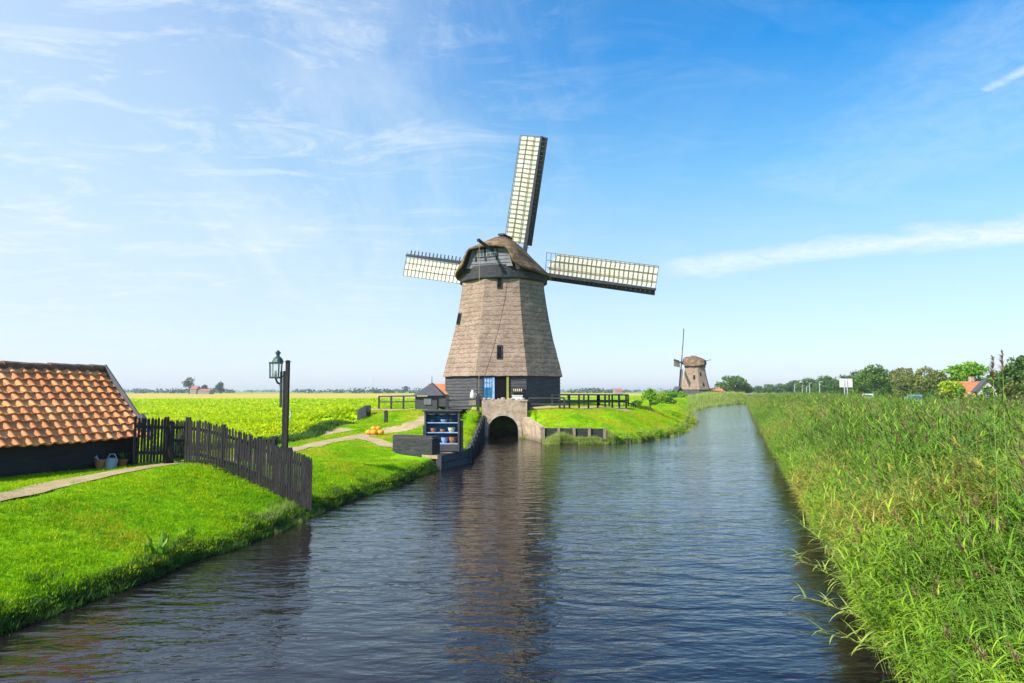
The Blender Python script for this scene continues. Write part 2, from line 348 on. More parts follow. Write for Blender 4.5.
_DS=np.concatenate([np.arange(7,60,.1),np.arange(60,260,1.0)])
def GT(px,py):
    d=ray(px,py); t=_DS/d.y; X=d.x*t; Z=EYE+d.z*t; H=height(X,_DS); b=np.nonzero(Z<H)[0]
    i=int(b[0]) if len(b) else len(_DS)-1
    return Vector((float(X[i]),float(_DS[i]),float(H[i])))
def axis(segs):
    out=[]
    for a,b,st in segs:
        n=max(1,int(round((b-a)/st))); out+=list(np.linspace(a,b,n,endpoint=False))
    out.append(segs[-1][1]); return np.array(out)
gx=axis([(-7000,-2000,1250),(-2000,-400,200),(-400,-80,40),(-80,-30,5),(-30,-14,1),(-14,14,.2),(14,30,.5),(30,90,1.5),(90,200,10),(200,800,60),(800,7000,1000)])
gy=axis([(-300,-40,65),(-40,-8,4),(-8,5,1),(5,53,.22),(53,75,.6),(75,240,1.6),(240,500,13),(500,1200,50),(1200,9000,600)])
def make_ground():
    X,Y=np.meshgrid(gx,gy); Z=height(X,Y); ny,nx=X.shape
    far=np.hypot(X,Y)>260; Z=np.where(far,np.minimum(Z,.62),Z)
    v=np.stack([X.ravel(),Y.ravel(),Z.ravel()],1)
    idx=np.arange(nx*ny).reshape(ny,nx)
    f=np.stack([idx[:-1,:-1].ravel(),idx[:-1,1:].ravel(),idx[1:,1:].ravel(),idx[1:,:-1].ravel()],1)
    me=bpy.data.meshes.new('ground'); me.from_pydata(v.tolist(),[],f.tolist())
    x,y,z=v.T; s=sdist(x,y)
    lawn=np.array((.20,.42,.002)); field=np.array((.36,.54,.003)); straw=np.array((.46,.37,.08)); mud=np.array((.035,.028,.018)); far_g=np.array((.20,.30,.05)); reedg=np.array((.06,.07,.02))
    C=np.tile(lawn,(len(x),1))
    infield=field_mask(x,y)
    C[infield]=field
    d=y
    st=(infield|(y>170))&(d>205)&(s>0); C[st]=straw
    st=(d>720); C[st]=far_g
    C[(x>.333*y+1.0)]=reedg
    C[(x>.333*y+30)]=lawn
    w=smooth((.35-z)/.25)[:,None]*(s<2)[:,None]; C=C*(1-w)+mud*w
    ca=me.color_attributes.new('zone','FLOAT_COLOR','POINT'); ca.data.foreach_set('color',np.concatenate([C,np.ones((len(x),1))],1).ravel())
    me.polygons.foreach_set('use_smooth',[True]*len(me.polygons))
    m,N,L,P=newmat('earth_and_turf')
    at=N.new('ShaderNodeAttribute'); at.attribute_name='zone'
    n=noise_tex(N,L,.05,8,.7); r=ramp(N,[(.3,(.62,.72,.6)),(.5,(1,1,1)),(.7,(1.45,1.15,1.1))]); L.new(n.outputs[0],r.inputs[0])
    n2=noise_tex(N,L,2.2,8,.75); r2=ramp(N,[(.3,(.5,.55,.5)),(.5,(1,1,1)),(.72,(1.5,1.35,1.3))]); L.new(n2.outputs[0],r2.inputs[0])
    c=mix(N,L,'MULTIPLY',1.0,at.outputs['Color'],r.outputs[0]); c=mix(N,L,'MULTIPLY',1.0,c,r2.outputs[0])
    L.new(c,P.inputs['Base Color']); P.inputs['Roughness'].default_value=.95; P.inputs['Specular IOR Level'].default_value=.1
    b=N.new('ShaderNodeBump'); b.inputs['Strength'].default_value=.6; b.inputs['Distance'].default_value=.06; L.new(n2.outputs[0],b.inputs['Height']); L.new(b.outputs[0],P.inputs['Normal'])
    me.materials.append(m)
    o=bpy.data.objects.new('ground',me); COL.objects.link(o); tag(o,kind='structure')
def field_mask(x,y):
    """the crop field on the left beyond the track"""
    edge=np.interp(y,[20,26,33,44,50,56,80,120,260,1000],[-13,-12.2,-11.0,-10.4,-10.0,-10.6,-15,-14,0,20])
    return (x<edge)&(y>23)
make_ground()

# water
def make_water():
    mb=MB(); mb.add([(-16,-14,0),(78,-14,0),(78,180,0),(-16,180,0)],[(0,1,2,3)])
    m,N,L,P=newmat('canal_water')
    P.inputs['Base Color'].default_value=(.010,.0075,.009,1); P.inputs['Roughness'].default_value=.05; P.inputs['IOR'].default_value=1.33
    P.inputs['Specular IOR Level'].default_value=.95
    tc=N.new('ShaderNodeTexCoord')
    def nz(sx,sy,scale,rot,detail=3,rough=.5,dist=.4):
        mp=N.new('ShaderNodeMapping'); mp.inputs['Rotation'].default_value=(0,0,rot); mp.inputs['Scale'].default_value=(sx,sy,1)
        n=N.new('ShaderNodeTexNoise'); n.inputs['Scale'].default_value=scale; n.inputs['Detail'].default_value=detail; n.inputs['Roughness'].default_value=rough; n.inputs['Distortion'].default_value=dist
        L.new(tc.outputs['Object'],mp.inputs[0]); L.new(mp.outputs[0],n.inputs['Vector']); return n.outputs[0]
    a=nz(.52,1.3,1.9,radians(9)); b=nz(.62,1.35,4.4,radians(-17)); c=nz(.4,1,.6,radians(5),2); d=nz(1,1,14,0,2)
    h=math_(N,L,'MULTIPLY_ADD',b,.34,math_(N,L,'MULTIPLY',a,1.0)); h=math_(N,L,'MULTIPLY_ADD',d,.02,h); h=math_(N,L,'MULTIPLY_ADD',c,.6,h)
    calm=nz(.6,1,.12,.3,3); rc=ramp(N,[(.35,(.55,.55,.55)),(.65,(1,1,1))]); L.new(calm,rc.inputs[0])
    bp=N.new('ShaderNodeBump'); bp.inputs['Distance'].default_value=.062; L.new(h,bp.inputs['Height']); L.new(rc.outputs[0],bp.inputs['Strength'])
    L.new(bp.outputs[0],P.inputs['Normal'])
    o=mb.build('canal_water',m); tag(o,kind='structure')
make_water()

# draped ribbons (paths, road)
def ribbon(name, pts, w, mat, lift=.03, step=.3, wj=.0, kind='structure', ncross=4):
    P=[Vector((p[0],p[1],0)) for p in pts]; dens=[]
    for i in range(len(P)-1):
        p0=P[max(i-1,0)]; p1=P[i]; p2=P[i+1]; p3=P[min(i+2,len(P)-1)]
        n=max(2,int((p2-p1).length/step))
        for k in range(n):
            t=k/n; dens.append(.5*((2*p1)+(p2-p0)*t+(2*p0-5*p1+4*p2-p3)*t*t+(-p0+3*p1-3*p2+p3)*t**3))
    dens.append(P[-1]); vs=[]; m=len(dens)
    for i,p in enumerate(dens):
        d=(dens[min(i+1,m-1)]-dens[max(i-1,0)]).normalized(); r=Vector((d.y,-d.x,0))
        ww=w/2*(1+wj*noise.noise(Vector((p.x*.7,p.y*.7,3))))
        for j in range(ncross+1):
            q=p+r*ww*(2*j/ncross-1)*(1+wj*.5*noise.noise(Vector((p.x*2,p.y*2,j))))
            vs.append((q.x,q.y,0))
    xs=np.array([v[0] for v in vs]); ys=np.array([v[1] for v in vs]); zs=height(xs,ys)+lift
    mb=MB(); mb.add([(a,b,c) for a,b,c in zip(xs,ys,zs)],[(i*(ncross+1)+j,i*(ncross+1)+j+1,(i+1)*(ncross+1)+j+1,(i+1)*(ncross+1)+j) for i in range(m-1) for j in range(ncross)])
    o=mb.build(name,mat,smooth=True); tag(o,kind=kind)
    return dens
T2=lambda px,py: tuple(GT(px,py))[:2]
P1=[(-9.9,4.5),(-9.7,9),T2(0,498),T2(50,487),T2(100,477),T2(150,467.5),T2(181,463),(-8.75,19.6),(-9.0,22.5)]
path_pts=ribbon('path',P1,.62,M['sand'],wj=.35); n_near=len(path_pts)
P1=[(-9.0,22.0),T2(292,449.5),T2(320,444),T2(345,439.5),T2(362,436.5)]
path_pts+=ribbon('path',P1,1.0,M['sand'],wj=.25)
P1=[T2(362,436.5),T2(380,433),T2(398,430),T2(412,425.5),T2(424,420.5),(-4.1,44.6),(-3.5,46.6),(-2.6,47.4)]
path_pts+=ribbon('path',P1,1.35,M['sand'],wj=.25)
path_pts+=ribbon('path',[T2(358,437),T2(372,440.5),T2(392,447),(-4.3,29.4)],.85,M['sand'],wj=.3,lift=.036)
path_pts+=ribbon('path',[T2(304,439),T2(325,434.5),T2(347,429)],1.3,M['sand'],wj=.2)
path_pts+=ribbon('path',[(-4.6,47.6),(-6.5,48.6),(-9.5,49.4),(-13,50)],1.4,M['sand'],wj=.1)
path_pts+=ribbon('path',[(1.3,47.9),(4,48.9),(7,50.6),(8.6,52)],1.3,M['sand'],wj=.1)
ROADX=lambda y:.333*y+1.95+21.0
ribbon('road',[(ROADX(y),y) for y in (-20,20,60,100,140,180,240,320)],5.2,M['asphalt'],lift=.05,step=4)
PA=np.array([(p.x,p.y) for p in path_pts])

# ------------------------------------------------------------------ scattering
POOL={}
def scatter(name, variants, pts, rot, scl, idx, label=None):
    col=bpy.data.collections.new(name+'_plants')
    for v in variants: col.objects.link(v)
    me=bpy.data.meshes.new(name); me.from_pydata([tuple(p) for p in pts],[],[])
    a=me.attributes.new('rot','FLOAT_VECTOR','POINT'); a.data.foreach_set('vector',np.asarray(rot,float).ravel())
    a=me.attributes.new('scl','FLOAT','POINT'); a.data.foreach_set('value',np.asarray(scl,float))
    a=me.attributes.new('pick','INT','POINT'); a.data.foreach_set('value',np.asarray(idx,int))
    o=bpy.data.objects.new(name,me); COL.objects.link(o)
    g=bpy.data.node_groups.new(name+'_spread','GeometryNodeTree')
    g.interface.new_socket('Geometry',in_out='INPUT',socket_type='NodeSocketGeometry'); g.interface.new_socket('Geometry',in_out='OUTPUT',socket_type='NodeSocketGeometry')
    N=g.nodes; L=g.links; gi=N.new('NodeGroupInput'); go=N.new('NodeGroupOutput'); ip=N.new('GeometryNodeInstanceOnPoints'); ci=N.new('GeometryNodeCollectionInfo')
    ci.inputs['Collection'].default_value=col; ci.inputs['Separate Children'].default_value=True; ci.inputs['Reset Children'].default_value=True
    def na(nm,t):
        n=N.new('GeometryNodeInputNamedAttribute'); n.data_type=t; n.inputs['Name'].default_value=nm; return [s for s in n.outputs if s.enabled and s.name=='Attribute'][0]
    er=N.new('FunctionNodeEulerToRotation'); L.new(na('rot','FLOAT_VECTOR'),er.inputs[0])
    L.new(gi.outputs[0],ip.inputs['Points']); L.new(ci.outputs[0],ip.inputs['Instance']); ip.inputs['Pick Instance'].default_value=True
    L.new(na('pick','INT'),ip.inputs['Instance Index']); L.new(er.outputs[0],ip.inputs['Rotation']); L.new(na('scl','FLOAT'),ip.inputs['Scale'])
    L.new(ip.outputs[0],go.inputs[0])
    md=o.modifiers.new('spread','NODES'); md.node_group=g
    tag(o,label=label,kind='stuff')
    return o
def blade(mb, base, az, lean, length, w, curve, seg=3, a=0.0, droop=1.0):
    """tapering bent strip"""
    p=Vector(base); side=Vector((-sin(az),cos(az),0)); vs=[]; th=lean
    for i in range(seg+1):
        t=i/seg; ww=w*(1-t**1.6)*.5+.0006
        vs+= [p-side*ww, p+side*ww]
        th2=th+curve*(t**droop)
        p=p+Vector((cos(az)*sin(th2),sin(az)*sin(th2),cos(th2)))*(length/seg)
    fs=[(2*i,2*i+1,2*i+3,2*i+2) for i in range(seg)]
    mb.add(vs,fs,a)
def tuft(name, mat, n, r, h, w, lean=.5, seed=0, seg=2, curve=.9):
    rd=random.Random(seed); mb=MB()
    for _ in range(n):
        az=rd.uniform(0,2*pi); rr=r*sqrt(rd.random()); t=rd.uniform(0,2*pi)
        blade(mb,(rr*cos(t),rr*sin(t),-.01),az,rd.uniform(0,lean),h*rd.uniform(.55,1.15),w*rd.uniform(.7,1.3),rd.uniform(.1,curve),seg,rd.random())
    return mb.build(name,mat,link=False)
LAWNV=[tuft('grass_tuft',M['lawn'],26,.15,.042,.009,.9,s) for s in range(4)]+[tuft('grass_tuft_dry',M['lawndry'],24,.15,.05,.009,.8,s+7) for s in range(2)]
DARKV=[tuft('bank_tuft',M['bankdark'],22,.13,.22,.014,.9,30+s,3,1.6) for s in range(3)]
SEDV=[tuft('sedge_tuft',M['sedge'],26,.16,.42,.012,.45,40+s,3,1.0) for s in range(3)]
def region(n,x0,x1,y0,y1): return RNG.uniform(x0,x1,n),RNG.uniform(y0,y1,n)
def near_path(x,y,d):
    m=np.zeros(x.shape,bool)
    for i,(a,b) in enumerate(PA):
        if i<n_near or i%2: m|=((x-a)**2+(y-b)**2)<(.30 if i<n_near else .62)**2
    return m
BU=Vector((.344,.939,0)).normalized(); BN=Vector((BU.y,-BU.x,0)); E1=Q(0,447,14.3)
def barn_mask(x,y):
    du=(x-E1.x)*BU.x+(y-E1.y)*BU.y; dn=(x-E1.x)*BN.x+(y-E1.y)*BN.y
    return (du<3.65)&(du>-6)&(dn<-.22)&(dn>-4.2)
def noise_arr(x,y): return np.array([noise.noise(Vector((a,b,1.7))) for a,b in zip(x,y)])
def build_lawn():
    X=[];Y=[];S=[]
    for n,x0,x1,y0,y1,s0 in ((34000,-13,-4,5,20,1.0),(26000,-14,-1.9,20,34,1.15),(16000,-14,-1.9,34,47,1.5),(14000,1,16,42.8,60,1.6),(7000,-14,-4,47,60,1.8),(6000,3,22,60,95,2.6),(3500,-3,34,95,165,4.5)):
        x,y=region(n,x0,x1,y0,y1); X.append(x);Y.append(y);S.append(np.full(n,s0)*RNG.uniform(.7,1.35,n))
    x=np.concatenate(X);y=np.concatenate(Y);s_=np.concatenate(S)
    s=sdist(x,y); keep=(s>.12)&(x<.333*y+1)&~field_mask(x,y)&~near_path(x,y,.36)&~barn_mask(x,y)&(((x-MILL.x)**2+(y-MILL.y)**2)>5.6**2)
    keep&=~((x>-2.3)&(x<1.2)&(y>46)&(y<50))&~((x>-5)&(x<-1.9)&(y>26.9)&(y<30.2))
    x,y,s_=x[keep],y[keep],s_[keep]; n=len(x); z=height(x,y)
    rot=np.stack([RNG.normal(0,.12,n),RNG.normal(0,.12,n),RNG.uniform(0,6.28,n)],1)
    scatter('lawn_grass',LAWNV,np.stack([x,y,z],1),rot,s_,np.where((noise_arr(x*.45,y*.45+50)+RNG.normal(0,.16,n)+np.where((x>1)&(y>42)&(y<75),.42,0)+np.where(y>120,.2,0)>.34),RNG.integers(4,6,n),RNG.integers(0,4,n)),'short bright green mown grass covering the banks around the windmill')
    # overhanging undergrowth along the left water edge
    pts=[]
    n=26000; x,y=region(n,-8,-3,6,29); s=sdist(x,y); k=(s>-.05)&(s<.24)&(x<.333*y); pts.append((x[k],y[k],RNG.uniform(.4,.9,k.sum())))
    n=9000; x,y=region(n,-8,-3,6,29); s=sdist(x,y); k=(s>.0)&(s<.6)&(x<.333*y)&(noise_arr(x*1.1,y*1.1)>.12)&(y<23); pts.append((x[k],y[k],RNG.uniform(.35,.8,k.sum())))
    n=30000; x,y=region(n,5,30,41,95); s=sdist(x,y); k=(s>-.1)&(s<.6)&(x<.333*y); pts.append((x[k],y[k],RNG.uniform(.6,1.1,k.sum())))
    x=np.concatenate([p[0] for p in pts]);y=np.concatenate([p[1] for p in pts]);sc_=np.concatenate([p[2] for p in pts]); n=len(x)
    rot=np.stack([RNG.normal(0,.3,n),RNG.normal(0,.3,n),RNG.uniform(0,6.28,n)],1)
    scatter('bank_undergrowth',DARKV+LAWNV[:1],np.stack([x,y,np.maximum(height(x,y),.0)],1),rot,sc_,RNG.integers(0,3,n),'dark coarse undergrowth hanging over the edge of the left bank')
    # pale sedge strips
    pts=[]
    n=9000; x,y=region(n,1.9,6.3,41.0,42.7); s=sdist(x,y); k=(s>-.25)&(RNG.random(n)<.5)&(noise_arr(x*1.5,y*1.5+3)>-.2); pts.append((x[k],y[k],RNG.uniform(.3,1.0,k.sum())*(.8+noise_arr(x[k]*1.2,y[k]))))
    n=16000; x,y=region(n,5.5,30,40,110); s=sdist(x,y); k=(s>-.5)&(s<.7)&(x<.333*y)&(RNG.random(n)<.55); pts.append((x[k],y[k],RNG.uniform(.45,1.0,k.sum())))
    n=1500; x,y=region(n,50,66,171,182); s=sdist(x,y); k=s>-.3; pts.append((x[k],y[k],RNG.uniform(1.5,3.2,k.sum())))
    n=14000; x,y=region(n,28,60,100,176); s=sdist(x,y); k=(s>-1)&(s<5)&(x<.333*y-1)&(x-.262*y>RNG.exponential(3.0,n)-1); pts.append((x[k],y[k],RNG.uniform(1.2,2.8,k.sum())))
    n=5000; x,y=region(n,-6.6,-5.0,15.5,18.6); s=sdist(x,y); k=(s>-.15)&(s<.45)&(RNG.random(n)<.16); pts.append((x[k],y[k],RNG.uniform(.25,.5,k.sum())))
    x=np.concatenate([p[0] for p in pts]);y=np.concatenate([p[1] for p in pts]);sc_=np.concatenate([p[2] for p in pts]); n=len(x)
    rot=np.stack([RNG.normal(0,.15,n),RNG.normal(0,.15,n),RNG.uniform(0,6.28,n)],1)
    scatter('sedge',SEDV,np.stack([x,y,np.maximum(height(x,y),-.05)],1),rot,sc_,RNG.integers(0,3,n),'pale green sedge growing along the water in front of the timber revetment')
build_lawn()

def crop_plant(seed):
    rd=random.Random(seed); mb=MB()
    for _ in range(13):
        az=rd.uniform(0,2*pi); r=rd.uniform(0,.12)
        base=(r*cos(az),r*sin(az),0); L_=rd.uniform(.22,.38)
        blade(mb,base,az,rd.uniform(.2,.9),L_,.13,rd.uniform(.4,1.2),3,rd.random(),.8)
    return mb.build('crop_plant',M['crop'],link=False)
def build_field():
    V=[crop_plant(60+i) for i in range(4)]; X=[];Y=[];S=[]
    for n,x0,x1,y0,y1,s0 in ((9000,-34,-11,23,40,.75),(15000,-55,-11,40,70,.9),(11000,-95,-13,70,120,1.35),(9000,-160,-8,120,205,1.5)):
        x,y=region(n,x0,x1,y0,y1); X.append(x);Y.append(y);S.append(np.full(n,s0)*RNG.uniform(.7,1.3,n))
    x=np.concatenate(X);y=np.concatenate(Y);s=np.concatenate(S); k=field_mask(x,y)&(np.abs(x)<.8*y+3); x,y,s=x[k],y[k],s[k]
    # drilled rows
    x=np.round(x/.5)*.5+RNG.normal(0,.07,len(x)); n=len(x)
    rot=np.stack([np.zeros(n),np.zeros(n),RNG.uniform(0,6.28,n)],1)
    scatter('field_crop',V,np.stack([x,y,height(x,y)],1),rot,s,RNG.integers(0,4,n),'yellow green leafy crop in the flat field behind the lamp post')
    # rank weeds along the field edge
    ys=RNG.uniform(24,43,3600); e=np.interp(ys,[20,26,33,44],[-13,-12.2,-11.0,-10.4]); xs=e+RNG.normal(.0,.28,len(ys)); n=len(xs)
    rot=np.stack([RNG.normal(0,.2,n),RNG.normal(0,.2,n),RNG.uniform(0,6.28,n)],1)
    scatter('field_edge_weeds',DARKV,np.stack([xs,ys,height(xs,ys)],1),rot,RNG.uniform(.9,1.9,n),RNG.integers(0,3,n),'dark green rank weeds along the near edge of the field')
build_field()

# ------------------------------------------------------------------ reeds
def reed_stem_geo(stem,leaf,plume,base,az,lean,H,rd,leafn=10,pl=False,bend=.25,ls=1.0,t0=.32):
    p=Vector(base); pts=[p.copy()]; th=lean
    seg=6
    for i in range(seg):
        th=lean+bend*((i+1)/seg)**1.5
        p=p+Vector((cos(az)*sin(th),sin(az)*sin(th),cos(th)))*(H/seg); pts.append(p.copy())
    stem.tube(pts,[.006-.0006*i for i in range(seg+1)],3,cap=False)
    for k in range(leafn):
        t=t0+(1-t0)*(k+rd.random()*.6)/leafn; i=min(int(t*seg),seg-1); q=pts[i].lerp(pts[i+1],min(1,t*seg-i))
        la=rd.uniform(0,2*pi) if rd.random()<.62 else WIND+rd.uniform(-1,1)
        blade(leaf,q,la,rd.uniform(.55,1.75)*(1.1-t*.2),ls*rd.uniform(.24,.50),rd.uniform(.016,.030),rd.uniform(.3,1.6),4,rd.random(),1.2)
    if pl:
        q=pts[-1]; d=(pts[-1]-pts[-2]).normalized()
        for k in range(46):
            t=rd.random(); b=q+d*(t*.26); a2=rd.uniform(0,2*pi) if rd.random()<.4 else WIND+rd.uniform(-1,1)
            blade(plume,b,a2,rd.uniform(.2,.9),.10*(1.15-t*.7),.012,rd.uniform(.5,1.2),2,rd.random())
    return pts
WIND=radians(150)
def reed_clump(seed, n=9, yellow=False, plumes=2, r=.3, ls=1.0):
    rd=random.Random(seed); st=MB(); lf=MB(); pl=MB()
    for i in range(n):
        a=rd.uniform(0,2*pi); rr=r*sqrt(rd.random())
        reed_stem_geo(st,lf,pl,(rr*cos(a),rr*sin(a),0),rd.uniform(0,2*pi) if rd.random()<.7 else WIND+rd.uniform(-.7,.7),rd.uniform(0,.16),rd.uniform(1.6,2.4),rd,14,i<plumes,rd.uniform(.05,.35),ls)
    mb=MB(); nv=0; mi=[]
    for b,k in ((st,0),(lf,1),(pl,2)):
        mb.add(b.v,b.f); mi+= [k]*len(b.f)
    mb.attr=st.attr+lf.attr+pl.attr
    o=mb.build('reed_clump',[M['stem'],M['reedyel'] if yellow else M['reed'],M['plume']],link=False)
    o.data.polygons.foreach_set('material_index',mi)
    return o
def build_reeds():
    V=[reed_clump(100+i,9,False,(0,0,1,0,1)[i]) for i in range(5)]+[reed_clump(120+i,10,True,0) for i in range(2)]
    X=[];Y=[];S=[]
    for n,y0,y1,wd,s0 in ((1900,2.6,12,9,1.0),(2700,12,30,10,1.0),(2600,30,60,12,1.02),(2600,60,110,13,1.08),(2400,110,176,13.5,1.2)):
        y=RNG.uniform(y0,y1,n); s=wd*RNG.random(n)**1.35
        x=.333*y+1.95+(s-.22)*1.054; X.append(x+RNG.normal(0,.03,n)); Y.append(y); S.append(np.full(n,s0))
    x=np.concatenate(X);y=np.concatenate(Y);s0=np.concatenate(S); s=sdist(x,y)
    wobble=.22*np.sin(y*.9)+.16*np.sin(y*2.3+1)
    k=(s+wobble*.8>-.15)&(s>-.32); x,y,s0,s=x[k],y[k],s0[k],s[k]; n=len(x)
    sc_=np.minimum(s0,1.0)*(.62+.28*smooth((s+.2)/2.2))*RNG.uniform(.74,1.16,n)*(1+.22*noise_arr(x*.5,y*.5+9))*(1+.06*np.sin(x*.9+y*.37))
    yel=(noise_arr(x*.35,y*.35)>.16)&(s<2.2)
    idx=np.where(yel&(RNG.random(n)<.75),RNG.integers(5,7,n),RNG.integers(0,5,n))
    lean=.18*np.exp(-np.maximum(s,0)/.5)       # edge clumps lean over the water
    rz=RNG.uniform(-.6,.6,n)
    rot=np.stack([RNG.normal(0,.05,n)*1.0,-lean+RNG.normal(0,.05,n),rz],1)
    scatter('reed_bed',V,np.stack([x,y,np.maximum(height(x,y),-.05)],1),rot,sc_,idx,'dense green reed bed along the right bank of the canal')
build_reeds()
def single_reed(name,label,base,az,lean,H,seed,pl,leafn,bend,pale=False,group=None,ls=1.0,cat='reed'):
    rd=random.Random(seed); st=MB(); lf=MB(); pm=MB()
    reed_stem_geo(st,lf,pm,base,az,lean,H,rd,leafn,pl,bend,ls,.2 if pale else .32)
    r=empty(name,base,label=label,cat=cat,group=group)
    st.build('stem',M['stem'],r); lf.build('leaves',M['sedge'] if pale else M['reed'],r)
    if pl: pm.build('plume',M['plume'],r)
for (px,D,top,sd,lb) in ((990,7.6,358,1,'tall reed with a narrow dark plume standing up against the sky'),(1000,7.9,352,2,'tallest reed with a fluffy brown plume standing up against the sky')):
    x=(px-512)/F*D; g=hz(x,D); z=EYE+(391-top)/F*D
    single_reed('tall_reed',lb,(x,D,g),radians(40),.0,z-g-.25,sd,True,9,.06,group='tall plumed reeds above the reed bed')
for (b,az,lean,H,sd,lb,nl) in (((5.0,8.6,.25),radians(160),.95,1.75,11,'long pale reed leaning far out over the water',48),
                            ((4.95,8.9,.3),radians(150),.70,1.65,15,'pale feathery reed rising just above the longest leaning one',44),
                            ((4.8,7.9,.2),radians(168),1.05,1.55,12,'short pale reed lying low over the water below the longest one',28),
                            ((4.75,7.6,.2),radians(150),.85,1.25,16,'bushy pale reed at the foot of the leaning reeds',30),
                            ((4.55,7.2,.2),radians(172),1.10,1.35,13,'pale reed lowest at the bottom edge, bent flat over the water',40),
                            ((5.5,9.9,.2),radians(150),.62,1.6,14,'arching reed leaning out above the other fallen reeds',24)):
    single_reed('leaning_reed',lb,b,az,lean,H,sd,False,nl,.25,True,'reeds leaning out over the water',.72)

# ------------------------------------------------------------------ windmills
def octv(R,z,v0,k): t=radians(v0+45*k); return Vector((R*sin(t),-R*cos(t),z))
def make_mill(loc, v0, tcap, phi, name_label, detail=True, tealtop=False):
    root=empty('windmill',loc,label=name_label,cat='windmill')
    # --- thatched octagonal body
    prof=[(2.03,4.86),(2.5,4.74),(3.2,4.55),(3.9,4.36),(5.0,4.08),(6.1,3.84),(7.6,3.55),(9.3,3.32)]
    zs=[z for z,_ in prof]; Rs=[r for _,r in prof]; mb=MB(); nz_=34; nh=9
    rows=[]
    for i in range(nz_+1):
        z=zs[0]+(zs[-1]-zs[0])*i/nz_; R=float(np.interp(z,zs,Rs)); row=[]
        for k in range(8):
            a=octv(R,z,v0,k); b=octv(R,z,v0,k+1); nrm=((a+b)/2); nrm.z=0; nrm.normalize()
            for j in range(nh):
                t=j/nh; p=a.lerp(b,t)
                e=min(t,1-t); bulge=.05*sin(pi*t)
                n1=noise.noise(Vector((p.x*1.1,p.y*1.1,p.z*1.6)))*.022+noise.noise(Vector((p.x*4,p.y*4,p.z*7)))*.008
                p=p+nrm*(bulge*.6+n1); p.z+= (noise.noise(Vector((p.x*2,p.y*2,0)))*.05 if i==0 else 0)
                row.append(p)
        rows.append(row)
    n=8*nh; vs=[p for r in rows for p in r]
    fs=[(i*n+j,i*n+(j+1)%n,(i+1)*n+(j+1)%n,(i+1)*n+j) for i in range(nz_) for j in range(n)]
    inner=[Vector((p.x*.93,p.y*.93,p.z+.05)) for p in rows[0]]; m=len(vs); vs+=inner
    fs+=[(j,m+j,m+(j+1)%n,(j+1)%n) for j in range(n)]
    mb.add(vs,fs); mb.build('thatched_body',M['thatch'],root,local=True)
    # --- weatherboarded base
    mb=MB(); nb=11
    for k in range(8):
        for i in range(nb):
            z0=-.35+(2.5)*i/nb; z1=z0+2.5/nb
            R0=4.64+.0; a0=octv(R0+.045,z0,v0,k);b0=octv(R0+.045,z0,v0,k+1);a1=octv(R0,z1+.01,v0,k);b1=octv(R0,z1+.01,v0,k+1);a2=octv(R0-.05,z0,v0,k);b2=octv(R0-.05,z0,v0,k+1)
            mb.add([a0,b0,b1,a1,a2,b2],[(0,1,2,3),(1,0,4,5)])
    mb.build('boarded_base',M['tar_grey'],root,local=True)
    mb=MB(); mb.lathe([(4.55,1.98),(4.55,2.16)],n=8); 
    # --- drum under the cap
    mb=MB(); mb.lathe([(3.30,9.22),(3.42,9.30),(3.42,9.75),(3.30,9.80),(3.30,10.25),(3.1,10.3)],n=40); mb.build('drum',M['tar'],root,local=True)
    # --- cap
    A=Vector((sin(tcap),cos(tcap),0)); B=Vector((cos(tcap),-sin(tcap),0)); Z=Vector((0,0,1))
    cp=lambda x,a,z: B*x+A*a+Z*z
    secs=[(-3.45,2.0,10.25,1.52,11.50,11.60),(-3.05,2.5,9.95,1.70,11.58,11.82),(-2.3,3.15,9.78,1.80,11.72,12.3),(-1.2,3.60,9.70,1.72,11.78,12.82),(0,3.72,9.66,1.62,11.75,12.98),(1.4,3.6,9.70,1.55,11.7,12.96),(2.6,3.1,9.8,1.45,11.65,12.9),(3.5,2.35,9.95,1.2,11.5,12.6)]
    m_=10; ring=[]
    for (a,hw,e,kw,kz,r_) in secs:
        row=[]
        for j in range(2*m_+1):
            u_=(j-m_)/m_; t=1-abs(u_); sgn=-1 if u_<0 else 1
            if t<.55: q=t/.55; x=sgn*(hw+(kw-hw)*q); z=e+(kz-e)*q
            else: q=(t-.55)/.45; x=sgn*kw*(1-q); z=kz+(r_-kz)*(1-(1-q)**1.5)
            p=cp(x,a+.05*noise.noise(Vector((x,z,a))),z+.05*noise.noise(Vector((x*1.5,a*1.5,z))))
            row.append(p)
        ring.append(row)
    nn=2*m_+1; mb=MB(); mb.add([p for r in ring for p in r],[(i*nn+j,i*nn+j+1,(i+1)*nn+j+1,(i+1)*nn+j) for i in range(len(secs)-1) for j in range(nn-1)])
    cap=mb.build('thatched_cap',M['capthatch'],root,local=True,smooth=True)
    so=cap.modifiers.new('thickness','SOLIDIFY'); so.thickness=.21; so.offset=0
    su=cap.modifiers.new('round','SUBSURF'); su.levels=1; su.render_levels=1
    mb=MB(); mb.beam(cp(0,-.6,13.12),cp(0,1.4,13.16),.5,.14); mb.build('ridge_cover',M['tar'],root,local=True)
    # rear gable with windows (grey boards)
    ga=-3.0; mb=MB()
    mb.add([cp(-1.85,ga,10.12),cp(1.85,ga,10.12),cp(1.38,ga+.05,11.52),cp(-1.38,ga+.05,11.52),cp(-1.85,ga+.12,10.12),cp(1.85,ga+.12,10.12),cp(1.38,ga+.17,11.52),cp(-1.38,ga+.17,11.52)],[(0,1,2,3),(5,4,7,6),(1,0,4,5),(2,1,5,6),(3,2,6,7),(0,3,7,4)])
    gable=mb.build('rear_gable',M['greyboard'],root,local=True)
    mb=MB()
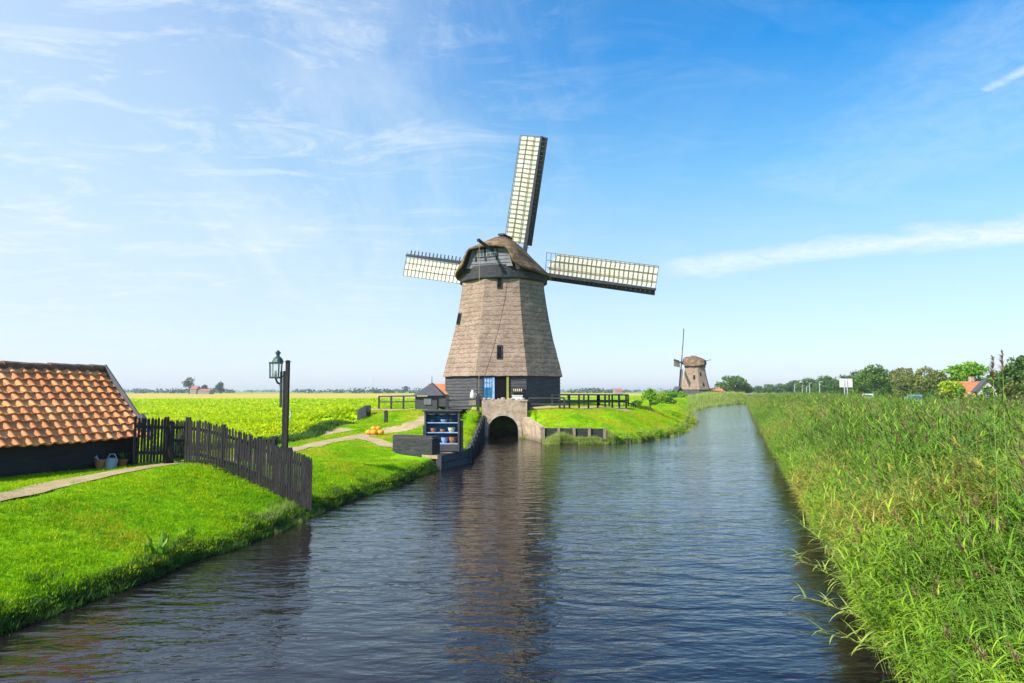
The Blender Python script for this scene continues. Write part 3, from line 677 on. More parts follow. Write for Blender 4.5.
    for i in range(1,5): z=10.12+i*.28; hw=1.83-.47*(z-10.12)/1.4; mb.beam(cp(-hw+.05,ga-.012,z),cp(hw-.05,ga-.012,z),.02,.015)
    for x in (-1.12,-.32,.62): mb.beam(cp(x,ga-.04,10.65),cp(x*.95,ga-.04,11.48),.10,.06,up=A)
    mb.build('battens',M['tar'],gable,local=True)
    mb=MB(); mb.add([cp(-2.7,ga+.35,9.9),cp(2.7,ga+.35,9.9),cp(1.7,ga+.35,11.6),cp(0,ga+.35,11.75),cp(-1.7,ga+.35,11.6)],[(0,1,2,3,4)]); mb.build('dark_infill',M['black'],gable,local=True)  # dark infill plate added behind the gable so no sky shows at its sides
    for (x0,x1) in ((-.98,-.42),(-.22,.50)):
        w=MB(); w.beam(cp((x0+x1)/2,ga-.05,10.93),cp((x0+x1)/2,ga-.05,11.45),x1-x0,.04,up=A); wi=w.build('window',M['palegrey'],gable,local=True)
        g=MB()
        for q in (0,1):
            for s_ in (0,1):
                xa=x0+.04+(x1-x0-.04)/2*q; xb=xa+(x1-x0-.12)/2; za=10.96+.255*s_
                g.beam(cp((xa+xb)/2,ga-.078,za),cp((xa+xb)/2,ga-.078,za+.215),xb-xa,.02,up=A)
        g.build('pane',M['glass'],wi,local=True)
    # hoist beam and rope
    mb=MB(); mb.beam(cp(.35,-2.2,11.2),cp(0,-5.0,11.72),.15,.18); mb.lathe([(.0,-.13),(.12,-.1),(.14,0),(.12,.1),(.0,.13)],cp(0,-5.05,11.72),8); hb=mb.build('hoist_beam',M['tar'],root,local=True)
    tip=cp(0,-4.95,11.68)
    mb=MB(); end=Vector((tip.x+.02,min(tip.y-.15,tip.y),.6)) if detail else tip-Z*3
    mb.tube([tip,tip.lerp(end,.5)+Vector((.03,0,0)),end],.016,5); mb.build('hoist_rope',M['rope'],hb,local=True)
    # front of the cap: storm boards, wind shaft
    mb=MB()
    mb.add([cp(-2.1,3.35,9.95),cp(2.1,3.35,9.95),cp(1.4,3.35,11.6),cp(0,3.35,12.5),cp(-1.4,3.35,11.6)],[(0,1,2,3,4)])
    mb.build('breast_boards',M['tar'],root,local=True)
    tl=radians(5); n_=A*cos(tl)+Z*sin(tl); U=Z*cos(tl)-A*sin(tl)
    H=A*4.35+Z*11.05
    mb=MB(); mb.tube([H-n_*1.6,H+n_*.35],[.3,.27],12); mb.beam(H+n_*.05-Z*.0-n_*.35,H+n_*.4,.62,.62,up=U); mb.build('wind_shaft',M['tar'],root,local=True)
    Lg=11.3
    for q in range(4):
        ph=radians(phi+90*q); D_=U*cos(ph)+B*sin(ph); T=-(B*cos(ph)-U*sin(ph)); off=n_*(.28 if q%2 else .02)
        O=H+off
        st=MB(); st.beam(O,O+D_*Lg,.34,.30,up=n_,w2=.17,h2=.15); sail=st.build('sail',M['tar'],root,local=True)
        def P_(r,v,w=0.0):
            tw=radians(16-11*(r/Lg)); return O+D_*r+T*(v*cos(tw))+n_*(-v*sin(tw)*1.0+w)
        lat=MB(); nb=25
        for i in range(nb):
            r=2.0+(Lg-2.06)*i/(nb-1); lat.beam(P_(r,-.30,0),P_(r,1.86,0),.04,.03,up=n_)
        for v in (.62,1.22,1.84):
            for i in range(6):
                r0=2.0+(Lg-2.06)*i/6; r1=2.0+(Lg-2.06)*(i+1)/6; lat.beam(P_(r0,v,-.018),P_(r1,v,-.018),.045,.03,up=n_)
        lat.build('lattice',M['bar'],sail,local=True)
        cl=MB(); nr=26; nv=6; vs=[]
        for i in range(nr+1):
            r=2.25+(Lg-2.35)*i/nr
            for j in range(nv+1):
                v=.16+(1.80-.16)*j/nv
                if r<2.9: v=.16+(1.8-.16)*j/nv*(.45+.55*(r-2.25)/.65)
                vs.append(P_(r,v,.045+.02*sin(j*1.3)+.02*noise.noise(Vector((r,v*2,q)))))
        cl.add(vs,[(i*(nv+1)+j,i*(nv+1)+j+1,(i+1)*(nv+1)+j+1,(i+1)*(nv+1)+j) for i in range(nr) for j in range(nv)])
        cl.build('sailcloth',M['cloth'],sail,local=True,smooth=True)
        lb=MB()
        if q!=3:
            for i in range(12):
                r0=2.2+(Lg-2.25)*i/12; r1=r0+(Lg-2.25)/12-.004
                def W_(r,v,w): tw=radians(30-8*(r/Lg)); return O+D_*r-T*(v*cos(tw))+n_*(v*sin(tw)*.9+w)
                vv=[W_(r0,.06,.03),W_(r1,.06,.03),W_(r1,.52,.03),W_(r0,.52,.03)]; vv+= [p+n_*.03 for p in vv]
                lb.add(vv,[(0,1,2,3),(7,6,5,4),(0,4,5,1),(1,5,6,2),(2,6,7,3),(3,7,4,0)])
            lb.build('leading_board',M['tar'],sail,local=True)
        else:
            for i in range(24):
                r0=2.3+(Lg-2.4)*i/24; lb.beam(P_(r0,-.1,0),P_(r0,-.52,0),.09,.05,up=n_)
            for i in range(12): ra=2.3+(Lg-2.4)*i/12; lb.beam(P_(ra,-.14,0),P_(ra+(Lg-2.4)/12,-.14,0),.06,.05,up=n_)
            lb.build('bar_ends',M['tar'],sail,local=True)
    # small windows in the thatch
    def wfit(k,t,z,w,h,lean):
        def wp(zz,o):
            R_=float(np.interp(zz,zs,Rs)); a=octv(R_,zz,v0,k); b=octv(R_,zz,v0,k+1); nr=((a+b)/2); nr.z=0; nr.normalize(); return a.lerp(b,t)+nr*o,nr
        p0,nr=wp(z-h/2,.05); p1,_=wp(z+h/2,.05)
        f=MB(); f.beam(p0,p1,w,.14,up=nr); wn=f.build('window',M['tar'],root,local=True)
        g=MB(); g.beam(p0+nr*.075+Z*.06,p1+nr*.075-Z*.06,w-.1,.02,up=nr); g.build('pane',M['dark'],wn,local=True)
    if detail:
        wfit(1,.43,8.92,.36,.85,0); wfit(1,.46,3.75,.38,1.0,0); wfit(0,.12,6.4,.34,.85,0)
    else:
        wfit(0,.3,7.0,.5,1.2,0); wfit(7,.55,6.0,.6,1.4,0); wfit(0,.5,3.6,.5,1.1,0)
    return root,A,B
mill,mA,mB=make_mill(MILL,-69,radians(20),10.7,'large thatched windmill with cream clothed sails beside the brick arch')
# door and things on the front face
def face_pt(px,z,off=.09): # front face of the base
    a=octv(4.64,0,-69,1); b=octv(4.64,0,-69,2); nr=((a+b)/2); nr.z=0; nr.normalize(); tv=(b-a).normalized()
    aw=MILL+a
    dx=(px-512)/F
    # intersect x/y=dx with face line
    t=(dx*aw.y-aw.x)/(tv.x-dx*tv.y); p=aw+tv*t+nr*off; p.z=z; return p,nr,tv
def slab(mb,px0,px1,z0,z1,off,th):
    a,nr,tv=face_pt(px0,z0,off); b,_,_=face_pt(px1,z0,off)
    vs=[a,b,b+nr*th,a+nr*th]; vs=[Vector((v.x,v.y,z0)) for v in vs]+[Vector((v.x,v.y,z1)) for v in vs]
    return mb.add(vs,[(3,2,1,0),(4,5,6,7),(0,1,5,4),(1,2,6,5),(2,3,7,6),(3,0,4,7)])
mb=MB(); slab(mb,494.5,507,2.52,4.2,.05,.02); mb.build('doorway',M['dark'],mill)
mb=MB(); slab(mb,483.5,495,2.5,4.2,.06,.05); dr=mb.build('door',M['blue'],mill)
mb=MB(); slab(mb,492.6,494.6,2.52,4.18,.115,.012)
for i in range(3):
    slab(mb,484.8+2.5*i,486.8+2.5*i,3.45,3.75,.115,.012); slab(mb,484.8+2.5*i,486.8+2.5*i,3.8,4.08,.115,.012)
mb.build('pane',M['bluelt'],dr)
mb=MB(); slab(mb,506.6,508.8,2.3,4.24,.09,.06); mb.build('door_post',M['yellow'],mill)
mb=MB(); slab(mb,482.8,483.4,2.5,4.24,.09,.05); slab(mb,482.8,508.8,4.21,4.27,.09,.05); mb.build('door_frame',M['tar'],mill)

# second mill
mill2,_,_=make_mill(MILL2,0,radians(-65),1.0,'small distant thatched windmill beyond the bend of the canal',detail=False)
mill2.scale=(.95,.95,.95)

# things hung on and standing by the front wall
r=empty('shoe_rack',face_pt(517,3.15,.14)[0],label='small rack of pale wooden clogs on the mill wall right of the door',cat='rack')
mb=MB(); slab(mb,512,523.5,3.08,3.12,.1,.22); slab(mb,512,523.5,3.42,3.46,.1,.22); slab(mb,512,512.5,3.08,3.46,.1,.22); slab(mb,523,523.5,3.08,3.46,.1,.22); mb.build('shelf',M['tar'],r)
for i in range(5):
    c,nr,tv=face_pt(513.6+i*2.0,3.13,.22); mb=MB()
    mb.tube([c+Vector((0,0,.03)),c+Vector((0,0,.14)),c+nr*.05+Vector((0,0,.23))],[.06,.055,.02],8)
    o=mb.build('wooden_clog',M['cream'],at=c,smooth=True); tag(o,'pale wooden clog standing in the rack on the mill wall','clog','clogs in the rack on the mill wall')
r=empty('white_chest',face_pt(517,2.4,.3)[0],label='white painted chest under the clog rack',cat='chest')
mb=MB(); slab(mb,512.5,522.5,2.42,2.86,.18,.4); mb.build('chest_body',M['whitep'],r); mb=MB(); slab(mb,512.1,522.9,2.865,2.91,.16,.46); mb.build('lid',M['whitep'],r)
# milk can / jug hanging left of door
c=Q(472.5,392,48.4); r=empty('white_jug',(c.x,c.y,c.z-.45),label='white enamel jug by the hoist rope left of the blue door',cat='jug')
mb=MB(); mb.lathe([(.12,0),(.17,.1),(.17,.35),(.08,.5),(.09,.58)],(c.x,c.y,c.z-.45),14); mb.build('jug_body',M['whitep'],r,smooth=True)
mb=MB(); mb.tube([(c.x+.15,c.y,c.z-.1),(c.x+.27,c.y,c.z-.12),(c.x+.25,c.y,c.z-.3),(c.x+.16,c.y,c.z-.35)],.02,6); mb.build('handle',M['whitep'],r)
mb=MB(); mb.box((c.x,c.y,(c.z-.45+2.2)/2),(.5,.35,c.z-.45-2.2)); o=mb.build('wooden_block',M['postlight'],at=(c.x,c.y,2.2)); tag(o,'weathered wooden block under the white jug','block')

# ------------------------------------------------------------------ brick arch over the mill race
def make_arch():
    y0=46.5; y1=48.6; x0=-2.05; x1=1.02; cx=-.6; R=1.02; zs=.52; top=2.55
    root=empty('brick_arch',(cx,y0,0),label='weathered brick arch with a dark opening over the mill race',cat='arch')
    mb=MB(); n=20
    arc=[(cx-R*cos(pi*i/n),zs+R*sin(pi*i/n)) for i in range(n+1)]
    tops=[(x0+(x1-x0)*i/n,top+.05*noise.noise(Vector((i*.9,0,0)))) for i in range(n+1)]
    for y in (y0,y1):
        base=len(mb.v); vs=[(x,y,z) for x,z in arc]+[(x,y,z) for x,z in tops]
        fs=[(i,i+1,n+2+i,n+1+i) for i in range(n)]; mb.add(vs,fs)
    for (a,b) in ((x0,cx-R),(cx+R,x1)):
        mb.add([(a,y0,-.8),(b,y0,-.8),(b,y0,zs),(a,y0,top-.0)] if a==x0 else [(a,y0,-.8),(b,y0,-.8),(b,y0,top),(a,y0,zs)],[(0,1,2,3)])
    # sides, top, tunnel lining
    mb.add([(x0,y0,-.8),(x0,y1,-.8),(x0,y1,top),(x0,y0,top)],[(3,2,1,0)]); mb.add([(x1,y0,-.8),(x1,y1,-.8),(x1,y1,top),(x1,y0,top)],[(0,1,2,3)])
    mb.add([(x,y0,z) for x,z in tops]+[(x,y1,z) for x,z in tops],[(i,i+1,n+2+i,n+1+i) for i in range(n)])
    lin=[(cx-R,-.8)]+arc+[(cx+R,-.8)]; m=len(lin)
    mb.add([(x,y0,z) for x,z in lin]+[(x,52.5,z) for x,z in lin],[(i,i+1,m+i+1,m+i) for i in range(m-1)])
    mb.add([(cx-R,52.4,-.8),(cx+R,52.4,-.8),(cx+R,52.4,1.6),(cx-R,52.4,1.6)],[(0,1,2,3)])
    mb.build('brickwork',M['brick'],root)
    mb=MB(); k=26
    inn=[(cx-(R+.0)*cos(pi*i/k),zs+(R)*sin(pi*i/k)) for i in range(k+1)]; out=[(cx-(R+.24)*cos(pi*i/k),zs+(R+.24)*sin(pi*i/k)) for i in range(k+1)]
    inn=[(cx-R,-.5)]+inn+[(cx+R,-.5)]; out=[(cx-R-.24,-.5)]+out+[(cx+R+.24,-.5)]; m=len(inn)
    for i in range(m-1):
        vs=[(inn[i][0],y0-.05,inn[i][1]),(inn[i+1][0],y0-.05,inn[i+1][1]),(out[i+1][0],y0-.05,out[i+1][1]),(out[i][0],y0-.05,out[i][1])]
        vs+=[(a,y0+.01,c) for a,b,c in vs]; mb.add(vs,[(3,2,1,0),(2,3,7,6),(0,1,5,4)])
    mb.build('arch_ring',M['arch'],root)
    mb=MB(); mb.box((-.3,y0+.35,top+.03),(2.0,.5,.08)); mb.box((.78,y0+.3,top+.0),(.55,.7,.10)); mb.build('coping',M['rubble'],root)
make_arch()
rd=random.Random(5)
for i in range(9):
    x=-1.95+i*.34+rd.uniform(-.06,.06); 
    mb=MB(); s=rd.uniform(.09,.17); pr=[(0,-.02),(s,-.0),(s*1.1,s*.4),(s*.7,s*.9),(0,s)]
    mb.lathe([(r_*rd.uniform(.85,1.15),z_) for r_,z_ in pr],(x,46.62+rd.uniform(0,.12),2.60),7,1.1,.8)
    o=mb.build('loose_stone',M['rubble'],at=(x,46.65,2.6)); tag(o,'rough pale stone on top of the brick arch','stone','loose stones along the top of the arch')

def wall_run(name,label,cat,pts,z0,tops,th,mat,postw=None,pmat=None,pn=6,plank=None):
    """retaining wall following pts, top heights in tops"""
    c=Vector(pts[0]); root=empty(name,(c[0],c[1],0),label=label,cat=cat)
    mb=MB(); pm=[]
    for (a,b,ta,tb) in zip(pts[:-1],pts[1:],tops[:-1],tops[1:]):
        a=Vector((a[0],a[1],0)); b=Vector((b[0],b[1],0)); d=(b-a).normalized(); nr=Vector((d.y,-d.x,0))*th/2
        rows=plank or 1
        for i in range(rows):
            f0=i/rows; f1=(i+1)/rows-(.02 if plank else 0); o_=nr*(.25 if i%2 else 0)
            za0=z0+(ta-z0)*f0; za1=z0+(ta-z0)*f1; zb0=z0+(tb-z0)*f0; zb1=z0+(tb-z0)*f1
            vs=[a-nr+o_,b-nr+o_,b+nr+o_,a+nr+o_]; lo=(za0,zb0,zb0,za0); hi=(za1,zb1,zb1,za1)
            mb.add([Vector((v.x,v.y,h)) for v,h in zip(vs,lo)]+[Vector((v.x,v.y,h)) for v,h in zip(vs,hi)],[(3,2,1,0),(4,5,6,7),(0,1,5,4),(1,2,6,5),(2,3,7,6),(3,0,4,7)])
        if postw:
            k=max(1,int(round((b-a).length/pn)))
            for i in range(k+1):
                p=a.lerp(b,i/k); t=ta+(tb-ta)*i/k; pm.append((p,t,nr))
    mb.build('wall_face',mat,root)
    for (p,t,nr) in pm:
        q=MB(); s=-1 if nr.dot(Vector((p.x*0-p.x, -p.y,0)))<0 else 1
        q.beam((p.x+nr.x*s*1.6,p.y+nr.y*s*1.6,z0),(p.x+nr.x*s*1.6,p.y+nr.y*s*1.6,t+.05),postw,postw); q.build('post',pmat or mat,root)
    return root
wall_run('wing_wall','long dark timber wing wall rising from the quay to the brick arch','wall',[(-1.98,30.8),(-1.99,38),(-2.03,46.45)],-.6,[.60,1.0,1.5],.14,M['tar_grey'],.16,M['tar'],2.0,5)
wall_run('quay_wall','low weathered plank quay in front of the blue dresser','wall',[tuple(G(437,470,0))[:2],(-1.98,30.8)],-.6,[.58,.60],.14,M['tar_grey'],.16,M['tar_grey'],2.2,4)
wall_run('stone_wing_wall','short pale stone wing wall right of the brick arch','wall',[(1.0,46.55),(1.92,42.85)],-.6,[1.45,.95],.3,M['brick'])
wall_run('timber_revetment','black plank revetment with pale posts below the mill lawn','revetment',[(1.95,42.75),(5.75,42.7)],-.3,[.93,.90],.1,M['tar'],.17,M['postlight'],.95,4)
mb=MB()
for px in (601.5,628.5):
    pass

# ------------------------------------------------------------------ railings
def railing(label,pts,group=None,h=.95,rails=(.93,.45),pn=1.5,pw=.12,rw=.11,z=None):
    root=empty('railing',(pts[0][0],pts[0][1],hz(*pts[0][:2])),label=label,cat='railing',group=group)
    zz=[hz(p[0],p[1]) if z is None else zq for p,zq in zip(pts,z or [0]*len(pts))]
    for (a,b,za,zb) in zip(pts[:-1],pts[1:],zz[:-1],zz[1:]):
        a=Vector((a[0],a[1],za)); b=Vector((b[0],b[1],zb)); k=max(1,int(round((b-a).length/pn)))
        for i in range(k+1):
            p=a.lerp(b,i/k); mb=MB(); mb.beam((p.x,p.y,p.z-.3),(p.x,p.y,p.z+h),pw,pw,up=(0,1,0)); mb.build('post',M['tar'],root)
        for r_ in rails:
            mb=MB(); mb.beam(a+Vector((0,0,r_)),b+Vector((0,0,r_)),.07 if r_<.9 else .16,rw if r_<.9 else .08); mb.build('rail',M['tar_grey'],root)
    return root
railing('short grey railing just right of the brick arch',[(1.15,46.9),(3.6,47.3)],z=[2.0,2.0],h=.72,rails=(.72,.3),pn=2.4)
railing('long black railing running right from the mill along the lawn',[(3.3,47.5),(6.2,49.6),(8.7,52.3)],z=[2.05,2.03,2.0],h=.92,rails=(.9,.38),pn=.9)
railing('low black railing behind the long one at the foot of the mill',[(2.9,49.6),(6.6,51.9),(9.2,54.3)],z=[2.1,2.08,2.06],h=.85,rails=(.83,.4),pn=1.3)
railing('black railing left of the slate roofed shed on the mound',[tuple(Q(379,404,50))[:2],tuple(Q(416,404,49))[:2]],z=[2.0,2.05],h=.82,rails=(.8,.4),pn=.9)
railing('black rail between two stout posts below the mill left of the arch',[(-4.35,46.1),(-2.3,46.5)],z=[1.95,2.05],h=.95,rails=(.6,.15),pn=2.2,pw=.2)
railing('small low handrail at the right end of the mill lawn',[tuple(G(624,409,1.6))[:2],tuple(G(636,411,1.5))[:2]],h=.45,rails=(.42,),pn=.5,pw=.07)

# ------------------------------------------------------------------ slate roofed shed
def shed():
    c=Q(431,406,47.2); g=2.0; cx,cy=c.x,c.y
    root=empty('slate_shed',(cx,cy,g),label='small black shed with a hipped slate roof and spike left of the mill',cat='shed')
    mb=MB(); mb.box((cx-.25,cy,g+.32),(1.45,1.4,1.0)); mb.build('wall',M['tar_grey'],root)
    ez=EYE+(391-395.5)/F*46.5; tz=EYE+(391-383)/F*47.2
    rf=MB(); e=[(cx-1.15,cy-.9,ez),(cx+.95,cy-.9,ez),(cx+.95,cy+1.0,ez),(cx-1.15,cy+1.0,ez)]; ap=[(cx+.02,cy-.0,tz),(cx+.12,cy+.2,tz)]
    rf.add(e+ap,[(0,1,4),(1,2,5,4),(2,3,5),(3,0,4,5),(3,2,1,0)]); roof=rf.build('roof',M['slate'],root)
    sp=MB(); sp.tube([(cx+.05,cy,tz-.05),(cx+.05,cy,tz+.5)],[.03,.012],6); sp.build('spike',M['tar'],roof)
    w=MB(); w.box((cx-.15,cy-.72,g+.5),(.5,.06,.45)); w.build('shutter',M['greyboard'],root)
    # orange roofed lean-to behind
    c2=Q(440,390,52); r2=empty('tiled_outhouse',(c2.x,c2.y,2.1),label='low outhouse with an orange tiled roof tucked behind the slate shed',cat='outhouse')
    mb=MB(); mb.box((c2.x,c2.y,2.55),(1.7,1.6,1.0)); mb.build('wall',M['tar_grey'],r2)
    mb=MB(); z0=2.95; z1=3.75; x0=c2.x-1.0; x1=c2.x+1.2; yv=c2.y
    mb.add([(x0,yv-1,z0),(x1,yv-1,z0),(x1,yv,z1),(x0+.1,yv,z1),(x0,yv+1,z0),(x1,yv+1,z0)],[(0,1,2,3),(3,2,5,4),(0,3,4),(1,5,2)]); mb.build('roof',M['redroof'],r2)
shed()

# ------------------------------------------------------------------ barn with pantile roof
def barn():
    al=math.atan2(1.76,1.69); S=2.42; z_e=E1.z; back=5.6; fwd=3.62
    root=empty('tiled_barn',(E1.x,E1.y,1.3),label='long black boarded barn with an orange pantile roof',cat='barn')
    base=E1-BU*back; Ltot=back+fwd; up=-BN*cos(al)+Vector((0,0,1))*sin(al); nrm=BN*sin(al)+Vector((0,0,1))*cos(al)
    rows=11; cw=.272; ncol=int(Ltot/cw); cw=Ltot/ncol; rd=random.Random(3)
    mb=MB(); seg=7
    def pf(v): return .024*cos(2*pi*(v-.25))+.009*cos(4*pi*(v-.2))
    sag=lambda u,s:.05*noise.noise(Vector((u*.35,s*.6,2.0)))
    for r_ in range(rows):
        s0=r_*S/rows-.02; s1=(r_+1)*S/rows+.03
        for c in range(ncol):
            jit=rd.uniform(-.012,.012); jz=rd.uniform(0,.014); tw=rd.uniform(-.02,.02); a=.02+rd.betavariate(3.6,3.2)*.97; vs=[]
            if noise.noise(Vector((c*.23,r_*.33,5)))>.12: a=min(1,a+.18)
            for s_,lift in ((s0,.052+jz),(s1,.002),(s0,.012)):
                for j in range(seg+1):
                    v=j/seg; u=(c+v)*cw
                    dip=-.02*sin(pi*v) if s_==s0 else 0
                    vs.append(base+BU*u+up*(s_+jit+dip+tw*(v-.5))+nrm*(pf(v)+lift+sag(u,s_)))
            n=seg+1; fs=[(j,j+1,n+j+1,n+j) for j in range(seg)]+[(2*n+j,2*n+j+1,j+1,j) for j in range(seg)]
            mb.add(vs,fs,a)
    # rear slope, plain
    rt=base+up*S; b2=base-BN*(2*1.69)
    vs=[rt,rt+BU*Ltot,b2+BU*Ltot,b2]; mb.add(vs,[(0,1,2,3)],.4)
    # lath board under the tiles
    mb.add([base+nrm*-.03,base+BU*Ltot+nrm*-.03,rt+BU*Ltot+nrm*-.03,rt+nrm*-.03],[(0,1,2,3)],.1)
    roof=mb.build('roof',M['pantile'],root)
    rg=MB(); k=int(Ltot/.36)
    for i in range(k):
        a=rt+BU*(i*Ltot/k)+Vector((0,0,.0+rd.uniform(-.01,.01))); b=a+BU*(Ltot/k+.03)
        rg.tube([a,b],[.115,.10],10)
    rg.build('ridge_tiles',M['ridge'],roof)
    # verge board on the far gable
    vb=MB(); e=base+BU*(Ltot+.04)
    vb.beam(e+nrm*.05+up*-.1,e+up*(S+.04)+nrm*.05,.04,.17,up=nrm); vb.beam(e+up*(S+.04)+nrm*.05,e-BN*3.5+Vector((0,0,0)),.05,.2,up=nrm)
    vb.build('verge_board',M['vergegrey'],roof)
    vb=MB(); vb.beam(e+up*.12+nrm*.12+BU*.02,e+up*.62+nrm*.10+BU*.05,.10,.16,up=nrm)
    vb.build('verge_end',M['vergegrey'],roof)
    # walls: lapped boards facing the canal, gables
    w=MB(); A0=base-BN*.25; nb=6; zt=z_e-.02; zb=1.15
    for i in range(nb):
        z0=zb+(zt-zb)*i/nb; z1=zb+(zt-zb)*(i+1)/nb
        w.add([A0+BN*.03+Vector((0,0,z0-A0.z)),A0+BU*(Ltot-.03)+BN*.03+Vector((0,0,z0-A0.z)),A0+BU*(Ltot-.03)+Vector((0,0,z1-A0.z)),A0+Vector((0,0,z1-A0.z))],[(0,1,2,3)])
    for uu in (.05,Ltot-.03):
        p=base+BU*uu
        vs=[p-BN*.25,p-BN*3.1,p-BN*3.1,p-BN*1.69,p-BN*.25]; zz=(zb,zb,zt,z_e+1.78,zt)
        w.add([Vector((v.x,v.y,z)) for v,z in zip(vs,zz)],[(0,1,2,3,4)])
    w.add([Vector((v.x,v.y,z)) for v,z in ((base-BN*3.1,zb),(base-BN*3.1+BU*(Ltot-.15),zb),(base-BN*3.1+BU*(Ltot-.15),zt),(base-BN*3.1,zt))],[(0,1,2,3)])
    w.build('wall',M['black'],root)
barn()
def wallpt(px,off=.12):
    A0=E1-BN*.25+BN*off; dx=(px-512)/F; t=(dx*A0.y-A0.x)/(BU.x-dx*BU.y); p=A0+BU*t; p.z=hz(p.x,p.y); return p
def pot(px,r,h,label,name='flower_pot',plant=False):
    p=wallpt(px,.22); root=empty(name,p,label=label,cat='pot')
    mb=MB(); mb.lathe([(r*.68,0),(r*.95,h*.8),(r*1.08,h*.8),(r*1.08,h),(r*.9,h),(r*.85,h*.85)],p,16); mb.build('pot_body',M['terra'],root,smooth=False)
    if plant:
        rd=random.Random(9); lf=MB()
        for i in range(26): blade(lf,(p.x,p.y,p.z+h*.9),rd.uniform(0,6.28),rd.uniform(.1,1.2),rd.uniform(.12,.28),.06,rd.uniform(.3,1.4),3,rd.random())
        lf.build('leaves',M['leafmid'],root)
pot(104.5,.12,.24,'brown terracotta pot left of the watering can by the barn')
pot(126.5,.115,.20,'orange terracotta pot with a leafy plant right of the watering can',plant=True)
p=wallpt(115,.36); root=empty('watering_can',p,label='blue grey zinc watering can between the two pots by the barn',cat='watering can')
mb=MB(); mb.lathe([(.13,0),(.125,.24),(.06,.27),(.0,.27)],p,16); mb.build('can_body',M['zinc'],root,smooth=False)
mb=MB(); mb.tube([p+Vector((-.09,-.05,.04)),p+Vector((-.22,-.1,.2)),p+Vector((-.27,-.12,.28))],[.03,.02,.02],8); mb.tube([p+Vector((-.27,-.12,.28)),p+Vector((-.30,-.13,.31))],[.02,.05],8); mb.build('spout',M['zinc'],root)
mb=MB(); mb.tube([p+Vector((-.08,0,.25)),p+Vector((-.03,0,.36)),p+Vector((.08,0,.36)),p+Vector((.15,0,.22)),p+Vector((.13,0,.08))],.013,6); mb.build('handle',M['zinc'],root)

# ------------------------------------------------------------------ picket fences and gate
def pickets(label,pts,tops,bots,name='picket_fence',cat='fence',sp=.088,w=.056,posts=(),rails=(.22,.78),gate=False,group=None,side=1):
    """pts (x,y); tops/bots world z at those points"""
    c=pts[0]; root=empty(name,(c[0],c[1],bots[0]),label=label,cat=cat,group=group)
    P=[Vector((p[0],p[1],0)) for p in pts]; cum=[0]
    for a,b in zip(P[:-1],P[1:]): cum.append(cum[-1]+(b-a).length)
    def at(d):
        x=np.interp(d,cum,[p.x for p in P]); y=np.interp(d,cum,[p.y for p in P]); return float(x),float(y),float(np.interp(d,cum,tops)),float(np.interp(d,cum,bots))
    Lt=cum[-1]; n=int(Lt/sp); mb=MB(); rd=random.Random(int(Lt*100)); dirv=(P[-1]-P[0]).normalized(); nv=Vector((dirv.y,-dirv.x,0))*side
    rz=math.atan2(dirv.y,dirv.x)
    for i in range(n+1):
        x,y,t,b=at(i*Lt/n); t+=rd.uniform(-.03,.03); b+=rd.uniform(-.02,.03); k=rd.uniform(-.012,.012); 
        q0=Vector((x,y,b))+nv*.03; q1=Vector((x,y,t))+nv*.03+dirv*k
        hw=w/2*rd.uniform(.85,1.15); th=.018
        vs=[]
        for q,zz in ((q0,0),(q1,-.05)):
            for i_,j_ in ((-1,-1),(1,-1),(1,1),(-1,1)): vs.append(q+dirv*hw*i_+nv*th/2*j_+Vector((0,0,zz)))
        ap=[q1+nv*th/2*j_ for j_ in (-1,1)]
        mb.add(vs+ap,[(3,2,1,0),(0,1,5,4),(1,2,6,5),(2,3,7,6),(3,0,4,7),(4,5,8),(6,7,9),(5,6,9,8),(7,4,8,9)])
    mb.build('pickets',M['fence'],root)
    for f in rails:
        mb=MB(); ns=10
        for i in range(ns):
            xa,ya,ta,ba=at(Lt*i/ns); xb,yb,tb,bb=at(Lt*(i+1)/ns)
            mb.beam((xa-nv.x*.02,ya-nv.y*.02,ba+(ta-ba)*f),(xb-nv.x*.02,yb-nv.y*.02,bb+(tb-bb)*f),.05,.08)
        mb.build('rail',M['fence'],root)
    for d,ww in posts:
        x,y,t,b=at(d*Lt); mb=MB(); mb.beam((x-nv.x*.06,y-nv.y*.06,b-.3),(x-nv.x*.06,y-nv.y*.06,t+.02),ww,ww,up=(0,1,0)); mb.build('post',M['fence'],root)
    if gate:
        x,y,t,b=at(.02*Lt); x2,y2,t2,b2=at(.98*Lt); mb=MB(); mb.beam((x-nv.x*.04,y-nv.y*.04,b+.15),(x2-nv.x*.04,y2-nv.y*.04,t2-.3),.05,.08); mb.build('brace',M['fence'],root)
def fz(px,py,D): return Q(px,py,D)
a=Q(135.5,417,17.0); b=Q(168,417,17.5); za=Q(137,463,17.0).z
pickets('short picket fence between the barn corner and the gate',[(a.x,a.y),(b.x,b.y)],[Q(137,416.5,17.0).z,Q(168,417.5,17.5).z],[za,Q(168,463,17.5).z],posts=((1,.07),),sp=.073)
pp=[(188,418,464,17.6),(205,420.5,464.5,17.6),(222,425,471,17.65),(240,429.5,476,17.7),(258,436.5,485,17.75),(275,443.5,493,17.75),(292,449,501,17.65),(313,457,510.5,17.5)]
pickets('long dark picket fence stepping down the bank to the water',[tuple(Q(a_,400,d_))[:2] for a_,_,_,d_ in pp],[Q(a_,t_,d_).z for a_,t_,b_,d_ in pp],[Q(a_,b_,d_).z for a_,t_,b_,d_ in pp],posts=((0,.10),(.27,.09),(.55,.09),(.8,.10)),sp=.068)
gt=[(-8.70,17.75),(-8.83,18.7)]
pickets('small picket gate standing open beside the path',gt,[2.45,2.42],[1.4,1.32],name='picket_gate',cat='gate',posts=(),gate=True,sp=.11,rails=(.1,.5,.82))
